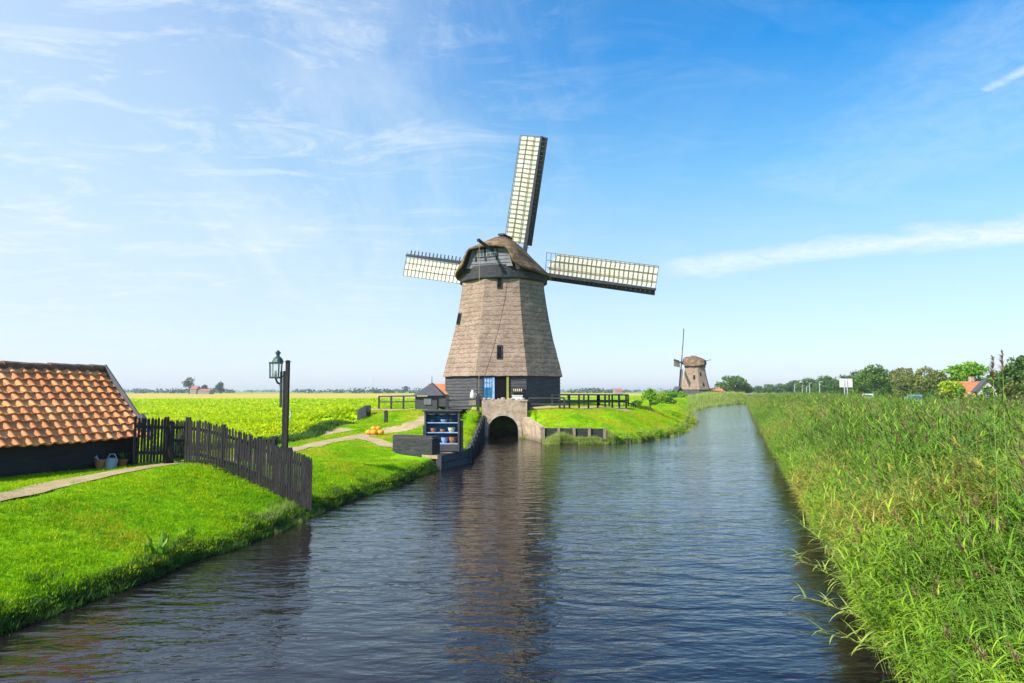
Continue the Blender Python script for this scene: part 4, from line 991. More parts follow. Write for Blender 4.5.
mb=MB(); q=Q(169.5,463,17.6); mb.beam((q.x,q.y,q.z-.3),(q.x,q.y,Q(172,423,17.6).z),.15,.15,up=(0,1,0)); mb.lathe([(.10,0),(.10,.03),(.0,.07)],(q.x,q.y,Q(172,423,17.6).z),4); o=mb.build('gate_post',M['fence'],at=(q.x,q.y,q.z)); tag(o,'stout black gate post beside the path','post')
a=Q(238,440,20.6); b=Q(274,437,20.4)
pickets('low dark fence panel just behind the long fence and left of the lamp post',[(a.x,a.y),(b.x,b.y)],[a.z,b.z],[a.z-1.25,b.z-1.3],posts=((0,.12),(1,.12)),sp=.14,w=.11,rails=(.92,))
# stub fence and post on the mound
def plank_panel():
    a=GT(358,421); b=GT(366.5,415.5); root=empty('plank_panel',(a.x,a.y,a.z),label='short grey plank panel on the grass slope at the field edge',cat='fence panel')
    d=Vector((b.x-a.x,b.y-a.y,0)); n=7; mb=MB()
    for i in range(n):
        p=a.lerp(b,(i+.5)/n); mb.beam((p.x,p.y,p.z-.1),(p.x,p.y,p.z+.72),d.length/n*.92,.04,up=(0,1,0))
    mb.build('planks',M['tar_grey'],root); q=GT(368.5,416.5); mb=MB(); mb.beam((q.x,q.y,q.z-.2),(q.x,q.y,q.z+.75),.26,.26,up=(0,1,0)); mb.build('post',M['tar'],root)
plank_panel()
q=GT(386,423.5); mb=MB(); mb.beam((q.x,q.y,q.z-.2),(q.x,q.y,q.z+.72),.2,.2,up=(0,1,0)); mb.lathe([(.13,0),(.0,.07)],(q.x,q.y,q.z+.72),4); o=mb.build('mooring_post',M['tar'],at=q); tag(o,'single stout wooden post standing on the grass slope','post')
for px,py,lb in ((628.5,443.5,'short dark stake at the water edge right of the timber revetment'),(600.5,441,'dark stake at the right end of the timber revetment')):
    q=G(px,py,0); mb=MB(); mb.beam((q.x,q.y,-.4),(q.x,q.y,.3),.11,.11,up=(0,1,0)); mb.lathe([(.09,0),(0,.05)],(q.x,q.y,.3),4); o=mb.build('stake',M['tar'],at=(q.x,q.y,0)); tag(o,lb,'stake')

# ------------------------------------------------------------------ lamp post
def lamp():
    D=22.0; b=Q(285.5,464,D); x=b.x; y=D; g=hz(x,y)
    root=empty('lamp_post',(x,y,g),label='tall dark wooden lamp post with an old glazed lantern',cat='lamp post')
    zt=Q(286,361.5,D).z; mb=MB(); mb.beam((x,y,g-.3),(x,y,zt),.115,.13,up=(0,1,0)); mb.add([(x-.1,y-.1,zt),(x+.1,y-.1,zt),(x+.1,y+.1,zt),(x-.1,y+.1,zt),(x,y,zt+.06)],[(0,1,4),(1,2,4),(2,3,4),(3,0,4)]); mb.build('post',M['fence'],root,bevel=.01)
    mb=MB(); z2=Q(282,371,D).z; mb.beam((x-.10,y,g-.3),(x-.10,y,z2),.06,.11,up=(0,1,0)); mb.build('side_board',M['fence'],root)
    lx=Q(275.8,370,D).x; z0=Q(275,377,D).z; z1=Q(275,363,D).z
    mb=MB(); zb=Q(275,390,D).z
    mb.tube([(x-.2,y,zb-.05),(x-.22,y,zb+.18),(lx+.06,y,z0-.18),(lx,y,z0-.04)],[.035,.04,.035,.03],8); mb.tube([(x-.1,y,z0+.05),(lx+.05,y,z0-.05)],.02,6); mb.beam((x-.2,y,zb-.55),(x-.2,y,zb+.6),.05,.1,up=(0,1,0)); mb.build('bracket',M['lanterngreen'],root)
    mb=MB(); w=.145
    mb.box((lx,y,z0-.02),(.31,.31,.05)); mb.box((lx,y,z1+.0),(.34,.34,.05))
    for i in (-1,1):
        for j in (-1,1): mb.beam((lx+i*w*.92,y+j*w*.92,z0),(lx+i*w,y+j*w,z1),.035,.035,up=(0,1,0))
    lan=mb.build('lantern_frame',M['lanterngreen'],root)
    m,N,L,P=newmat('lantern_glass'); P.inputs['Base Color'].default_value=(.9,.95,.95,1); P.inputs['Transmission Weight'].default_value=.95; P.inputs['Roughness'].default_value=.03; P.inputs['IOR'].default_value=1.1
    mb=MB(); k=w*.88
    for i,j in ((0,-1),(0,1),(-1,0),(1,0)):
        if i==0: mb.add([(lx-k,y+j*k,z0+.01),(lx+k,y+j*k,z0+.01),(lx+k,y+j*k,z1-.03),(lx-k,y+j*k,z1-.03)],[(0,1,2,3)])
        else: mb.add([(lx+i*k,y-k,z0+.01),(lx+i*k,y+k,z0+.01),(lx+i*k,y+k,z1-.03),(lx+i*k,y-k,z1-.03)],[(0,1,2,3)])
    mb.build('pane',m,lan)
    mb=MB(); mb.lathe([(.04,0),(.06,.08),(.035,.12),(.035,.2)],(lx,y,z0),10); mb.build('burner',M['cream'],lan)
    zc=Q(275,350.5,D).z; lx2=lx+.07; lx2=lx+.1
    mb=MB(); mb.lathe([(.19,0),(.17,.05),(.14,.12),(.09,.17),(.055,.2),(.055,.27),(.085,.28),(.085,.33),(.05,.35),(.05,zc-z1-.04),(.0,zc-z1)],(lx2-.04,y,z1+.02),14); mb.build('lantern_roof',M['lanterngreen'],lan,smooth=False)
    mb=MB(); zz=Q(288,415,D).z; mb.tube([(x+.12,y-.05,zz-.1),(x+.16,y-.05,zz+.06),(x+.1,y-.05,zz+.16)],.018,6); mb.build('cleat',M['metal'],root)
lamp()

# ------------------------------------------------------------------ dresser, counter, pots, pumpkins
def dresser():
    D=29.4; g=.62; a=Q(424,451,D); b=Q(459.5,451,D); x0,x1=a.x,b.x; zt=Q(440,411.5,D).z; dp=.5; y0=D; W=x1-x0
    root=empty('dresser',((x0+x1)/2,y0,g),label='open dresser painted dark outside and bright blue inside',cat='dresser')
    mb=MB(); zb=g+.0
    mb.box((x0+.04,y0+dp/2,(zb+zt)/2),(.08,dp,zt-zb)); mb.box((x1-.04,y0+dp/2,(zb+zt)/2),(.08,dp,zt-zb)); mb.box(((x0+x1)/2,y0+dp/2,zt+.03),(W+.18,dp+.12,.07)); mb.box(((x0+x1)/2,y0+dp/2-.005,zb+.16),(W-.16,dp-.01,.3))
    mb.box((x0-.03,y0+dp/2+.04,zb+.55),(.05,dp+.1,1.1)); mb.box((x1+.06,y0+dp/2+.1,zb+.65),(.1,dp+.05,1.3))
    mb.build('cabinet_frame',M['tar_grey'],root,bevel=.008)
    mb=MB(); mb.box(((x0+x1)/2,y0+dp-.03,(zb+zt)/2+.15),(W-.16,.03,zt-zb-.32)); mb.build('back_panel',M['blue'],root)
    sz=[zb+.33,zb+.80,zb+1.22]
    for z in sz: mb=MB(); mb.box(((x0+x1)/2,y0+dp/2+.02,z),(W-.165,dp-.06,.04)); mb.build('shelf',M['bluelt'],root)
    mb=MB(); n=28; z1=zt-.005
    for i in range(n):
        u=(i+.5)/n; dd=.08+.06*abs(sin(u*pi*3)); xx=x0+.08+(W-.16)*u; mb.box((xx,y0+.02,z1-dd/2),((W-.16)/n+.0005,.025,dd))
    mb.build('scalloped_valance',M['tar_grey'],root)
    def bowl(x,z,r,h,mat,label,name='bowl',cat='bowl'):
        mb=MB(); mb.lathe([(r*.55,0),(r*.9,h*.45),(r,h),(r*.9,h),(r*.75,h*.5),(0,h*.15)],(x,y0+.2,z),16); o=mb.build(name,mat,at=(x,y0+.2,z),smooth=False); tag(o,label,cat,'crockery on the blue dresser')
    s=sz[2]+.021; dkb=M['tar']; 
    bowl(x0+.38,s,.15,.11,dkb,'dark bowl at the left of the top dresser shelf'); bowl(x0+.82,s,.15,.12,M['zinc'],'greenish bowl in the middle of the top dresser shelf'); bowl(x1-.33,s,.15,.13,dkb,'dark bowl at the right of the top dresser shelf')
    s=sz[1]+.021
    bowl(x0+.38,s,.14,.17,M['terra'],'orange clay pot at the left of the middle dresser shelf','clay_pot','pot'); bowl(x0+.76,s,.11,.13,M['terra'],'smaller clay pot in the middle of the middle dresser shelf','clay_pot','pot'); bowl(x1-.36,s,.16,.19,M['cream'],'cream crock at the right of the middle dresser shelf','crock','crock')
    s=sz[0]+.021
    bowl(x1-.66,s,.15,.24,M['bluelt'],'pale blue jar on the bottom dresser shelf','jar','jar'); bowl(x1-.3,s,.18,.26,M['terra'],'large terracotta pot on the bottom dresser shelf','clay_pot','pot')
    # floor slab in front
    mb=MB(); q4=[(-3.02,27.95),(-2.12,30.6),(-3.1,31.0),(-3.7,28.3)]; mb.add([(a_,b_,.45) for a_,b_ in q4]+[(a_,b_,.59) for a_,b_ in q4],[(3,2,1,0),(4,5,6,7),(0,1,5,4),(1,2,6,5),(2,3,7,6),(3,0,4,7)]); o=mb.build('quay_paving',M['sand']); tag(o,kind='structure')
dresser()
def counter():
    A_=G(392.4,455,.50); B_=G(432,458.0,.48); C_=G(440,456.7,.5); Dd=A_+(C_-B_); h=Q(432,439.5,B_.y).z-.5
    root=empty('counter_box',(B_.x,B_.y,.45),label='long low black wooden counter in front of the dresser',cat='counter')
    mb=MB(); pts=[A_,B_,C_,Dd]; mb.add([Vector((p.x,p.y,.3)) for p in pts]+[Vector((p.x,p.y,.62+h)) for p in pts],[(3,2,1,0),(4,5,6,7),(0,1,5,4),(1,2,6,5),(2,3,7,6),(3,0,4,7)]); mb.build('body',M['tar'],root,bevel=.01)
    c=(A_+C_)/2; mb=MB(); q=[c+(p-c)*1.04 for p in pts]; z0=.5+h+.002; mb.add([Vector((p.x,p.y,z0)) for p in q]+[Vector((p.x,p.y,z0+.05)) for p in q],[(3,2,1,0),(4,5,6,7),(0,1,5,4),(1,2,6,5),(2,3,7,6),(3,0,4,7)]); mb.build('top_board',M['tar_grey'],root,bevel=.008)
counter()
def pumpkin(x,y,z,r,label,flat=.75):
    root=empty('pumpkin',(x,y,z),label=label,cat='pumpkin',group='pumpkins piled beside the path')
    mb=MB(); n=32; m=12; vs=[]
    for i in range(m+1):
        t=pi*i/m
        for k in range(n):
            a=2*pi*k/n; rr=r*sin(t)**.8*(1-.10*abs(cos(a*4))**3) if 0<i<m else r*.02
            vs.append((x+rr*cos(a),y+rr*sin(a),z+r*flat*(1-cos(t)*(1-.12*sin(t)))))
    mb.add(vs,[(i*n+k,i*n+(k+1)%n,(i+1)*n+(k+1)%n,(i+1)*n+k) for i in range(m) for k in range(n)]); mb.build('flesh',M['pumpkin'],root,smooth=True)
    mb=MB(); mb.tube([(x,y,z+2*r*flat-.03),(x+.02,y,z+2*r*flat+.04),(x+.05,y,z+2*r*flat+.07)],[.025,.018,.015],6); mb.build('stalk',M['stalk'],root)
c=GT(375,435.5)
for dx,dy,dz,r_,lb in ((-.32,0,0,.18,'leftmost pumpkin of the pile beside the path'),(-.04,-.1,0,.19,'front pumpkin in the middle of the pile beside the path'),(.28,.0,0,.19,'rightmost pumpkin of the pile beside the path'),(.1,.3,0,.17,'rear pumpkin of the pile beside the path'),(-.1,.12,.22,.15,'upper pumpkin resting left on the pile beside the path'),(.14,.1,.23,.14,'upper pumpkin resting right on the pile beside the path')):
    x=c.x+dx; y=c.y+dy; pumpkin(x,y,hz(x,y)+.02+dz,r_,lb)

# ------------------------------------------------------------------ trees
def crown_geo(rd, H, W, nleaf, ls, lobes=9, base=.25, cone=0.0):
    mb=MB(); L_=[]
    for i in range(lobes):
        a=rd.uniform(0,2*pi); rr=W*.32*sqrt(rd.random()); zz=H*(base+(1-base)*rd.uniform(.22,.80)); k=1-.5*abs((zz/H-base)/(1-base)-.45)
        L_.append((Vector((rr*cos(a)*k*1.15,rr*sin(a)*k*1.15,zz)),W*rd.uniform(.17,.29),H*rd.uniform(.12,.2)))
    L_.append((Vector((0,0,H*(base+(1-base)*.5))),W*.33,H*(1-base)*.38)); L_.append((Vector((0,0,H*.84)),W*.2,H*.15))
    for i in range(nleaf):
        c,rx,rz_=L_[rd.randrange(len(L_))]
        v=Vector((rd.gauss(0,1),rd.gauss(0,1),rd.gauss(0,1)))
        if v.length<.01: continue
        v.normalize(); v*=rd.uniform(.62,1.06)
        p=c+Vector((v.x*rx,v.y*rx,v.z*rz_))
        if noise.noise(p*(3.2/W)*1.6+Vector((rd.random()*0,1.3,W)))<-.22: continue
        u=Vector((rd.gauss(0,1),rd.gauss(0,1),rd.gauss(0,1))).normalized(); w=u.cross(Vector((rd.gauss(0,1),rd.gauss(0,1),rd.gauss(0,1)))).normalized()
        s=ls*rd.uniform(.5,1.2)
        mb.add([p-u*s*.5,p+w*s*.32,p+u*s*.5,p-w*s*.32],[(0,1,2,3)],rd.random())
    return mb
def trunk_geo(rd,H,W,base=.25):
    mb=MB(); r=max(.06,H*.028); mb.tube([(0,0,-.4),(rd.uniform(-.1,.1),0,H*base),(rd.uniform(-.2,.2),rd.uniform(-.2,.2),H*.6),(0,0,H*.85)],[r*1.25,r,r*.55,r*.15],7)
    for i in range(6):
        a=rd.uniform(0,2*pi); z=H*rd.uniform(base*.9,.6); mb.tube([(0,0,z),(W*.18*cos(a),W*.18*sin(a),z+H*.12),(W*.34*cos(a),W*.34*sin(a),z+H*.2)],[r*.5,r*.3,r*.08],5)
    return mb
TREES={}
def tree(name,label,cat,px,top,D,wpx,mat,seed,base=.22,ground=None,group=None,nleaf=2200,ls=None,trunk=True,lobes=9,bushy=False):
    x=(px-512)/F*D; g=hz(x,D) if ground is None else ground; H=EYE+(391-top)/F*D-g; W=wpx/F*D
    rd=random.Random(seed)
    root=empty(name,(x,D,g),rd.uniform(0,6.28),label=label,cat=cat,group=group)
    if trunk: trunk_geo(rd,H,W,base).build('trunk',M['bark'],root,local=True)
    crown_geo(rd,H,W,nleaf,ls or max(.12,W*.075),lobes,base if not bushy else .0).build('crown',M[mat],root,local=True)
    return root
# beyond the second mill and along the road
GR='trees lining the far side of the road'
T=[(729,375.5,255,27,'leafdark','broad dark round tree just right of the distant windmill'),(743,382,260,15,'leafmid','smaller green tree touching the right side of the broad dark tree'),
   (757,385.5,420,10,'leafdark','smallest distant tree left at the head of the roadside row'),(767,384,400,13,'leafdark','second low tree from the left of the roadside row'),(779,383.5,360,16,'leafdark','low dark tree behind the farthest street lamps'),
   (793,380,330,20,'leafdark','dark tree behind the third street lamp'),(808,377.5,300,22,'leafdark','dark tree behind the tight pair of street lamps'),(824,375,270,24,'leafdark','dark tree to the left of the white road board'),(842,374.5,250,26,'leafdark','dark tree directly behind the white road board'),
   (861,372,170,22,'leafmid','green tree between the road board and the tallest tree'),(874,364,160,34,'leafmid','tallest round green tree of the roadside row'),(893,370,175,18,'leafdark','narrow dark tree filling the gap right of the tallest tree'),
   (905,366.5,150,26,'leafolive','olive green tree right of the gap'),(924,366,140,28,'leafolive','broad olive brown tree of the roadside row'),(938,369.5,135,20,'leafolive','rightmost olive tree beside the bright green tree')]
for i,(px,top,D,w,mt,lb) in enumerate(T):
    tree('roadside_tree',lb,'tree',px,top,D,w*1.35,mt,200+i,base=.03,ground=1.0 if px>750 else None,group=GR,nleaf=4200,ls=max(.5,w/F*D*.075),lobes=10)
tree('bright_tree','bright green rounded tree above the orange roofed house','tree',968,360.5,98,46,'leafbright',301,base=.1,ground=1.0,nleaf=4200,ls=.5)
tree('bright_tree','small bright green tree overlapping the right of the orange roofed house','tree',993,370,92,20,'leafmid',302,base=.1,ground=1.0,nleaf=2600,ls=.4)
tree('olive_bush','olive bush low in front of the right end of the orange roofed house','bush',1012,381,52,34,'leafolive',351,base=.0,ground=.8,nleaf=2600,ls=.26)
tree('olive_bush','bright olive bush standing in front of the pale dormer','bush',986,386,50,30,'leafmid',354,base=.0,ground=.8,nleaf=2400,ls=.24)
tree('olive_bush','small reddish olive bush just in front of the orange roof','bush',970,392,50,16,'leafolive',352,base=.0,ground=.8,nleaf=1500,ls=.22)
tree('olive_bush','dark olive bush below the right end of the roadside trees','bush',938,391.5,60,22,'leafmid',353,base=.0,ground=.8,nleaf=1500,ls=.24)
tree('yellow_bush','yellow green bush left of the orange roofed house','bush',948,380,78,20,'leafyellow',303,base=.1,ground=1.2,nleaf=2600,ls=.3)
tree('yellow_bush','yellow green bush with reddish tips under the bright tree','bush',961,386,70,16,'leafbright',304,base=.1,ground=1.2,nleaf=1600,ls=.3)
tree('dark_pine','tall dark green tree at the right edge of the picture','tree',1024,355,70,44,'leafdark',305,base=.15,ground=1.0,nleaf=4200,ls=.42)
tree('dark_pine','lower dark green tree left of the tallest dark one','tree',1006,366,80,26,'leafdark',306,base=.15,ground=1.0,nleaf=3000,ls=.42)
tree('dark_pine','olive tree low behind the reed plumes','tree',1040,372,62,30,'leafolive',307,base=.15,ground=1.0,nleaf=2600,ls=.4)
# shrubs on the mill lawn and by the second mill
tree('lawn_tree','young tree on a forked dark trunk standing on the mill lawn','tree',649,387.5,57,15,'leafbright',310,base=.42,nleaf=900,ls=.2,lobes=7)
GS='shrubs along the bank before the distant windmill'
for i,(px,top,D,w,mt,lb) in enumerate([(636,400,75,14,'leafmid','low dark shrub behind the small handrail'),(661,391.5,95,14,'leafyellow','yellow green shrub right behind the young tree'),(671,390.5,120,18,'leafbright','tall bright shrub in the middle of the shrubbery'),(681,391,135,14,'leafbright','bright shrub touching the dark hut'),(655,396,85,16,'leafbright','low bright shrub at the foot of the young tree'),(668,397,100,20,'leafmid','low spreading green shrub below the tall bright one'),(712,391,200,6,'leafdark','dark shrub between the distant windmill and its orange roofed house')]):
    tree('shrub',lb,'shrub',px,top,D,w,mt,320+i,base=.05,group=GS,nleaf=1500,ls=max(.2,w/F*D*.09),trunk=True,lobes=8,bushy=True)
# far trees and farms at the horizon, left
GF='single trees at the left horizon'
tree('far_tree','tall round tree left of the far red roofs','tree',190,377,600,15,'leafblue',340,base=.3,ground=.6,group=GF,nleaf=1500,ls=1.1)
tree('far_tree','small tree rising between the far red roofs','tree',205.5,384.5,620,8,'leafblue',341,base=.1,ground=.6,group=GF,nleaf=900,ls=1.1)
tree('far_tree','dense round tree right of the far red roofs','tree',221,381.5,600,11,'leafblue',342,base=.02,ground=.6,group=GF,nleaf=1400,ls=1.1)
tree('far_tree','tree far off above the horizon left of the slate shed','tree',406,386,900,8,'leafblue',343,base=.05,ground=.6,group=GF,nleaf=700,ls=1.5)
def farm(name,label,x0,x1,yt,ye,yb,D,roofm,wallm,depth=9,group=None,dx=0):
    a=Q(x0,yb,D); b=Q(x1,yb,D); g=.6; zt=Q(x0,yt,D).z; ze=Q(x0,ye,D).z; xc=(a.x+b.x)/2; W=(b.x-a.x)
    root=empty(name,(xc,D,g),label=label,cat='house',group=group)
    mb=MB(); mb.box((xc,D,(g-1+ze)/2),(W*.96,depth,ze-g+1)); mb.add([(xc-W*.48,D-depth/2,ze),(xc-W*.48,D+depth/2,ze),(xc-W*.48,D,zt-.1)],[(0,1,2)]); mb.add([(xc+W*.48,D-depth/2,ze),(xc+W*.48,D+depth/2,ze),(xc+W*.48,D,zt-.1)],[(0,1,2)]); mb.build('wall',M[wallm],root)
    mb=MB(); e=.15*depth/9+.1
    mb.add([(xc-W/2,D-depth/2-e,ze-e*.5),(xc+W/2,D-depth/2-e,ze-e*.5),(xc+W/2,D,zt),(xc-W/2,D,zt),(xc-W/2,D+depth/2+e,ze-e*.5),(xc+W/2,D+depth/2+e,ze-e*.5)],[(0,1,2,3),(3,2,5,4)]); rf=mb.build('roof',M[roofm],root)
    so=rf.modifiers.new('t','SOLIDIFY'); so.thickness=.2
    mb=MB(); mb.box((xc+W*.25,D,zt+.1),(W*.05+.3,.8,W*.06+.5)); mb.build('chimney',M['brick'],rf)
    n=2 if W<20 else 4
    for i in range(n):
        wx=xc-W*.4+W*.8*(i+.5)/n; hgt=(ze-g); mb=MB(); mb.box((wx,D-depth/2-.02,g+hgt*.55),(W*.09,.08,hgt*.4)); wn=mb.build('window',M['whitep'],root); mb=MB(); mb.box((wx,D-depth/2-.07,g+hgt*.55),(W*.07,.04,hgt*.33)); mb.build('pane',M['glass'],wn)
    return root
GH='red roofed farm buildings at the left horizon'
farm('farmhouse','far farmhouse with a tall red roof beside the round tree',192.5,199,386,389.2,391.5,590,'farroof','farwall',10,GH)
farm('farmhouse','long low far barn with a red roof right of the farmhouse',200,212,388.8,390.7,391.5,590,'farroof','farwall',10,GH)
farm('farmhouse','far farm with a pinkish roof seen past the long railing',614,622,388.5,390.6,391.4,500,'farroof','farwall',9)
farm('farmhouse','orange roofed house right behind the distant windmill',710,722,388.2,392,395.5,225,'redroof','tar_grey',6)
D=150; xl=Q(674.5,391,D).x; xr=Q(686,391,D).x; xc=(xl+xr)/2; g=1.3; ze=Q(680,395,D).z; zt=Q(680,386.5,D).z
r=empty('dark_hut',(xc,D,g),label='little dark hut with a steep roof left of the distant windmill',cat='hut')
mb=MB(); mb.box((xc,D+2.2,(g-.5+ze)/2),(xr-xl-.5,4.2,ze-g+.5)); mb.add([(xl+.25,D+.1,ze),(xr-.25,D+.1,ze),(xc,D+.1,zt-.15)],[(0,1,2)]); mb.build('wall',M['tar'],r)
mb=MB(); mb.beam((xl-.1,D+2.2,ze-.15),(xc,D+2.2,zt),4.8,.14); mb.beam((xr+.1,D+2.2,ze-.15),(xc,D+2.2,zt),4.8,.14); mb.build('roof',M['slate'],r)
def house():
    D=80; root=empty('orange_house',(Q(983,391,D).x,D,1.0),label='orange tiled house with a pale gabled dormer behind the reeds',cat='house')
    xa,xb=Q(962,391,D).x,Q(1004,391,D).x; ze=Q(980,396,D).z; zt=Q(980,381,D).z; dp=4.5
    mb=MB(); mb.box(((xa+xb)/2,D+dp/2,(0+ze)/2+.3),(xb-xa-.3,dp,ze+.2)); mb.build('wall',M['render'],root)
    mb=MB(); mb.add([(xa,D-.4,ze-.1),(xb,D-.4,ze-.1),(xb,D+dp/2,zt),(xa,D+dp/2,zt),(xa,D+dp+.4,ze-.1),(xb,D+dp+.4,ze-.1)],[(0,1,2,3),(3,2,5,4),(0,3,4),(1,5,2)]); rf=mb.build('roof',M['redroof'],root)
    xd=Q(984,391,D).x; w=1.15; z0=ze-.2; z1=Q(984,390,D).z; z2=Q(984,380.5,D).z
    mb=MB(); mb.add([(xd-w,D-.5,z0),(xd+w,D-.5,z0),(xd+w,D-.5,z1),(xd,D-.5,z2-.05),(xd-w,D-.5,z1)],[(0,1,2,3,4)]); dm=mb.build('dormer',M['render'],rf)
    mb=MB(); mb.beam((xd-w-.2,D-.2,z1-.2),(xd,D-.2,z2+.05),.9,.1,up=(0,0,1)); mb.beam((xd+w+.2,D-.2,z1-.2),(xd,D-.2,z2+.05),.9,.1,up=(0,0,1)); mb.build('dormer_roof',M['slate'],dm)
    mb=MB(); mb.box((xd,D-.53,(z0+z1)/2+.25),(.8,.04,.6)); mb.build('window',M['glass'],dm)
    mb=MB(); mb.box((xd+.1,D+dp/2,zt+.15),(.45,.45,.8)); mb.build('chimney',M['brick'],rf)
house()
# masts
for px,top,D,lb in ((373.5,377,1300,'thin lattice mast at the horizon right of the lamp post'),(266,385,1300,'short thin mast at the horizon left of the lamp post'),(565,385,1300,'thin mast at the horizon just right of the mill')):
    x=(px-512)/F*D; H=EYE+(391-top)/F*D-.5; root=empty('radio_mast',(x,D,.5),label=lb,cat='mast',group='thin masts at the horizon'); mb=MB()
    for i,j in ((-1,-1),(1,-1),(0,1)): mb.beam((x+i*.8,D+j*.8,.5),(x+i*.2,D+j*.2,H),.25,.25,up=(0,1,0))
    for k in range(12): z=.5+H*k/12; mb.beam((x-.7*(1-k/14),D,z),(x+.7*(1-k/14),D,z+H/12),.12,.12)
    mb.build('lattice',M['metal'],root); mb=MB(); mb.beam((x,D,H),(x,D,H*1.08),.1,.1,up=(0,1,0)); mb.build('aerial',M['metal'],root)
# far wood line: one mass of crowns that nobody could count
def far_woods():
    rd=random.Random(77); mb=MB()
    for i in range(1150):
        px=rd.uniform(-60,1100); D=rd.choice((900,1300,1700,2200))*rd.uniform(.85,1.15)
        dens=noise.noise(Vector((px*.021,D*.002,0)))+.55*noise.noise(Vector((px*.09,3,D*.01)))
        if dens<-.12: continue
        x=(px-512)/F*D; H=rd.uniform(2.5,5.5)*(1+max(0,dens)*.8); W=rd.uniform(9,24)
        for k in range(26):
            v=Vector((rd.gauss(0,1),rd.gauss(0,1),rd.gauss(0,1))).normalized(); p=Vector((x+v.x*W*.5,D+v.y*W*.5,.5+H*.5+v.z*H*.5)); s=rd.uniform(1.6,3.4)
            u=Vector((rd.gauss(0,1),rd.gauss(0,1),rd.gauss(0,1))).normalized(); w=u.cross(Vector((rd.gauss(0,1),rd.gauss(0,1),rd.gauss(0,1)))).normalized()
            mb.add([p-u*s*.6,p+w*s*.4,p+u*s*.6,p-w*s*.4],[(0,1,2,3)],rd.random())
    o=mb.build('distant_woods',M['leafblue'])
    mb2=MB()
    for i in range(330):
        D=rd.uniform(170,520); x=.333*D+2+rd.uniform(36,75); H=rd.uniform(3.0,6.5); W=rd.uniform(5,10)
        for k in range(70):
            v=Vector((rd.gauss(0,1),rd.gauss(0,1),rd.gauss(0,1))).normalized()*rd.uniform(.6,1.05); p=Vector((x+v.x*W*.5,D+v.y*W*.5,1.0+H*.5+v.z*H*.5)); q=rd.uniform(.6,1.5)
            u=Vector((rd.gauss(0,1),rd.gauss(0,1),rd.gauss(0,1))).normalized(); w=u.cross(Vector((rd.gauss(0,1),rd.gauss(0,1),rd.gauss(0,1)))).normalized()
            mb2.add([p-u*q*.6,p+w*q*.4,p+u*q*.6,p-w*q*.4],[(0,1,2,3)],rd.random())
    o2=mb2.build('roadside_woods',M['leafdark']); tag(o2,'continuous green belt of undergrowth and crowns behind the roadside trees',kind='stuff'); tag(o,'hazy blue line of far woods along the horizon',kind='stuff')
far_woods()

# ------------------------------------------------------------------ road things: street lamps, board, cars
def street_lamp(x,y,H,label):
    g=hz(x,y); root=empty('street_lamp',(x,y,g),label=label,cat='street lamp',group='street lamps along the dike road')
    mb=MB(); mb.tube([(0,0,-.1),(0,0,H*.96),(.15,-.1,H)],[.11,.07,.06],8); mb.build('pole',M['metal'],root,local=True)
    mb=MB(); mb.box((.32,-.18,H+.02),(.6,.25,.12)); mb.build('lamp_head',M['metal'],root,local=True)
for px,H,lb in ((819,4.9,'nearest and tallest street lamp in the row on the road'),(809,4.8,'right one of the close pair of street lamps'),(806,3.9,'left one of the close pair of street lamps'),(801.5,4.2,'short street lamp just left of the close pair'),(794,4.9,'street lamp in front of the dark tree left of the close pair'),(783,4.8,'right one of the two farthest street lamps'),(779.5,4.8,'left one of the two farthest street lamps')):
    D=(22.4)*F/(px-739.6)*.98; x=(px-512)/F*D; street_lamp(x,D,H,lb)
def board():
    D=104; c=Q(846,383,D); g=hz(c.x,D); root=empty('road_board',(c.x,D,g),label='white rectangular road board on two posts beside the road',cat='sign')
    mb=MB(); mb.box((c.x,D,c.z),(1.95,.08,1.3)); mb.build('board',M['whitep'],root,bevel=.01)
    for s in (-.3,.12): mb=MB(); mb.beam((c.x+s,D-.09,g-.2),(c.x+s,D-.09,c.z+.5),.1,.1,up=(0,1,0)); mb.build('post',M['metal'],root)
board()
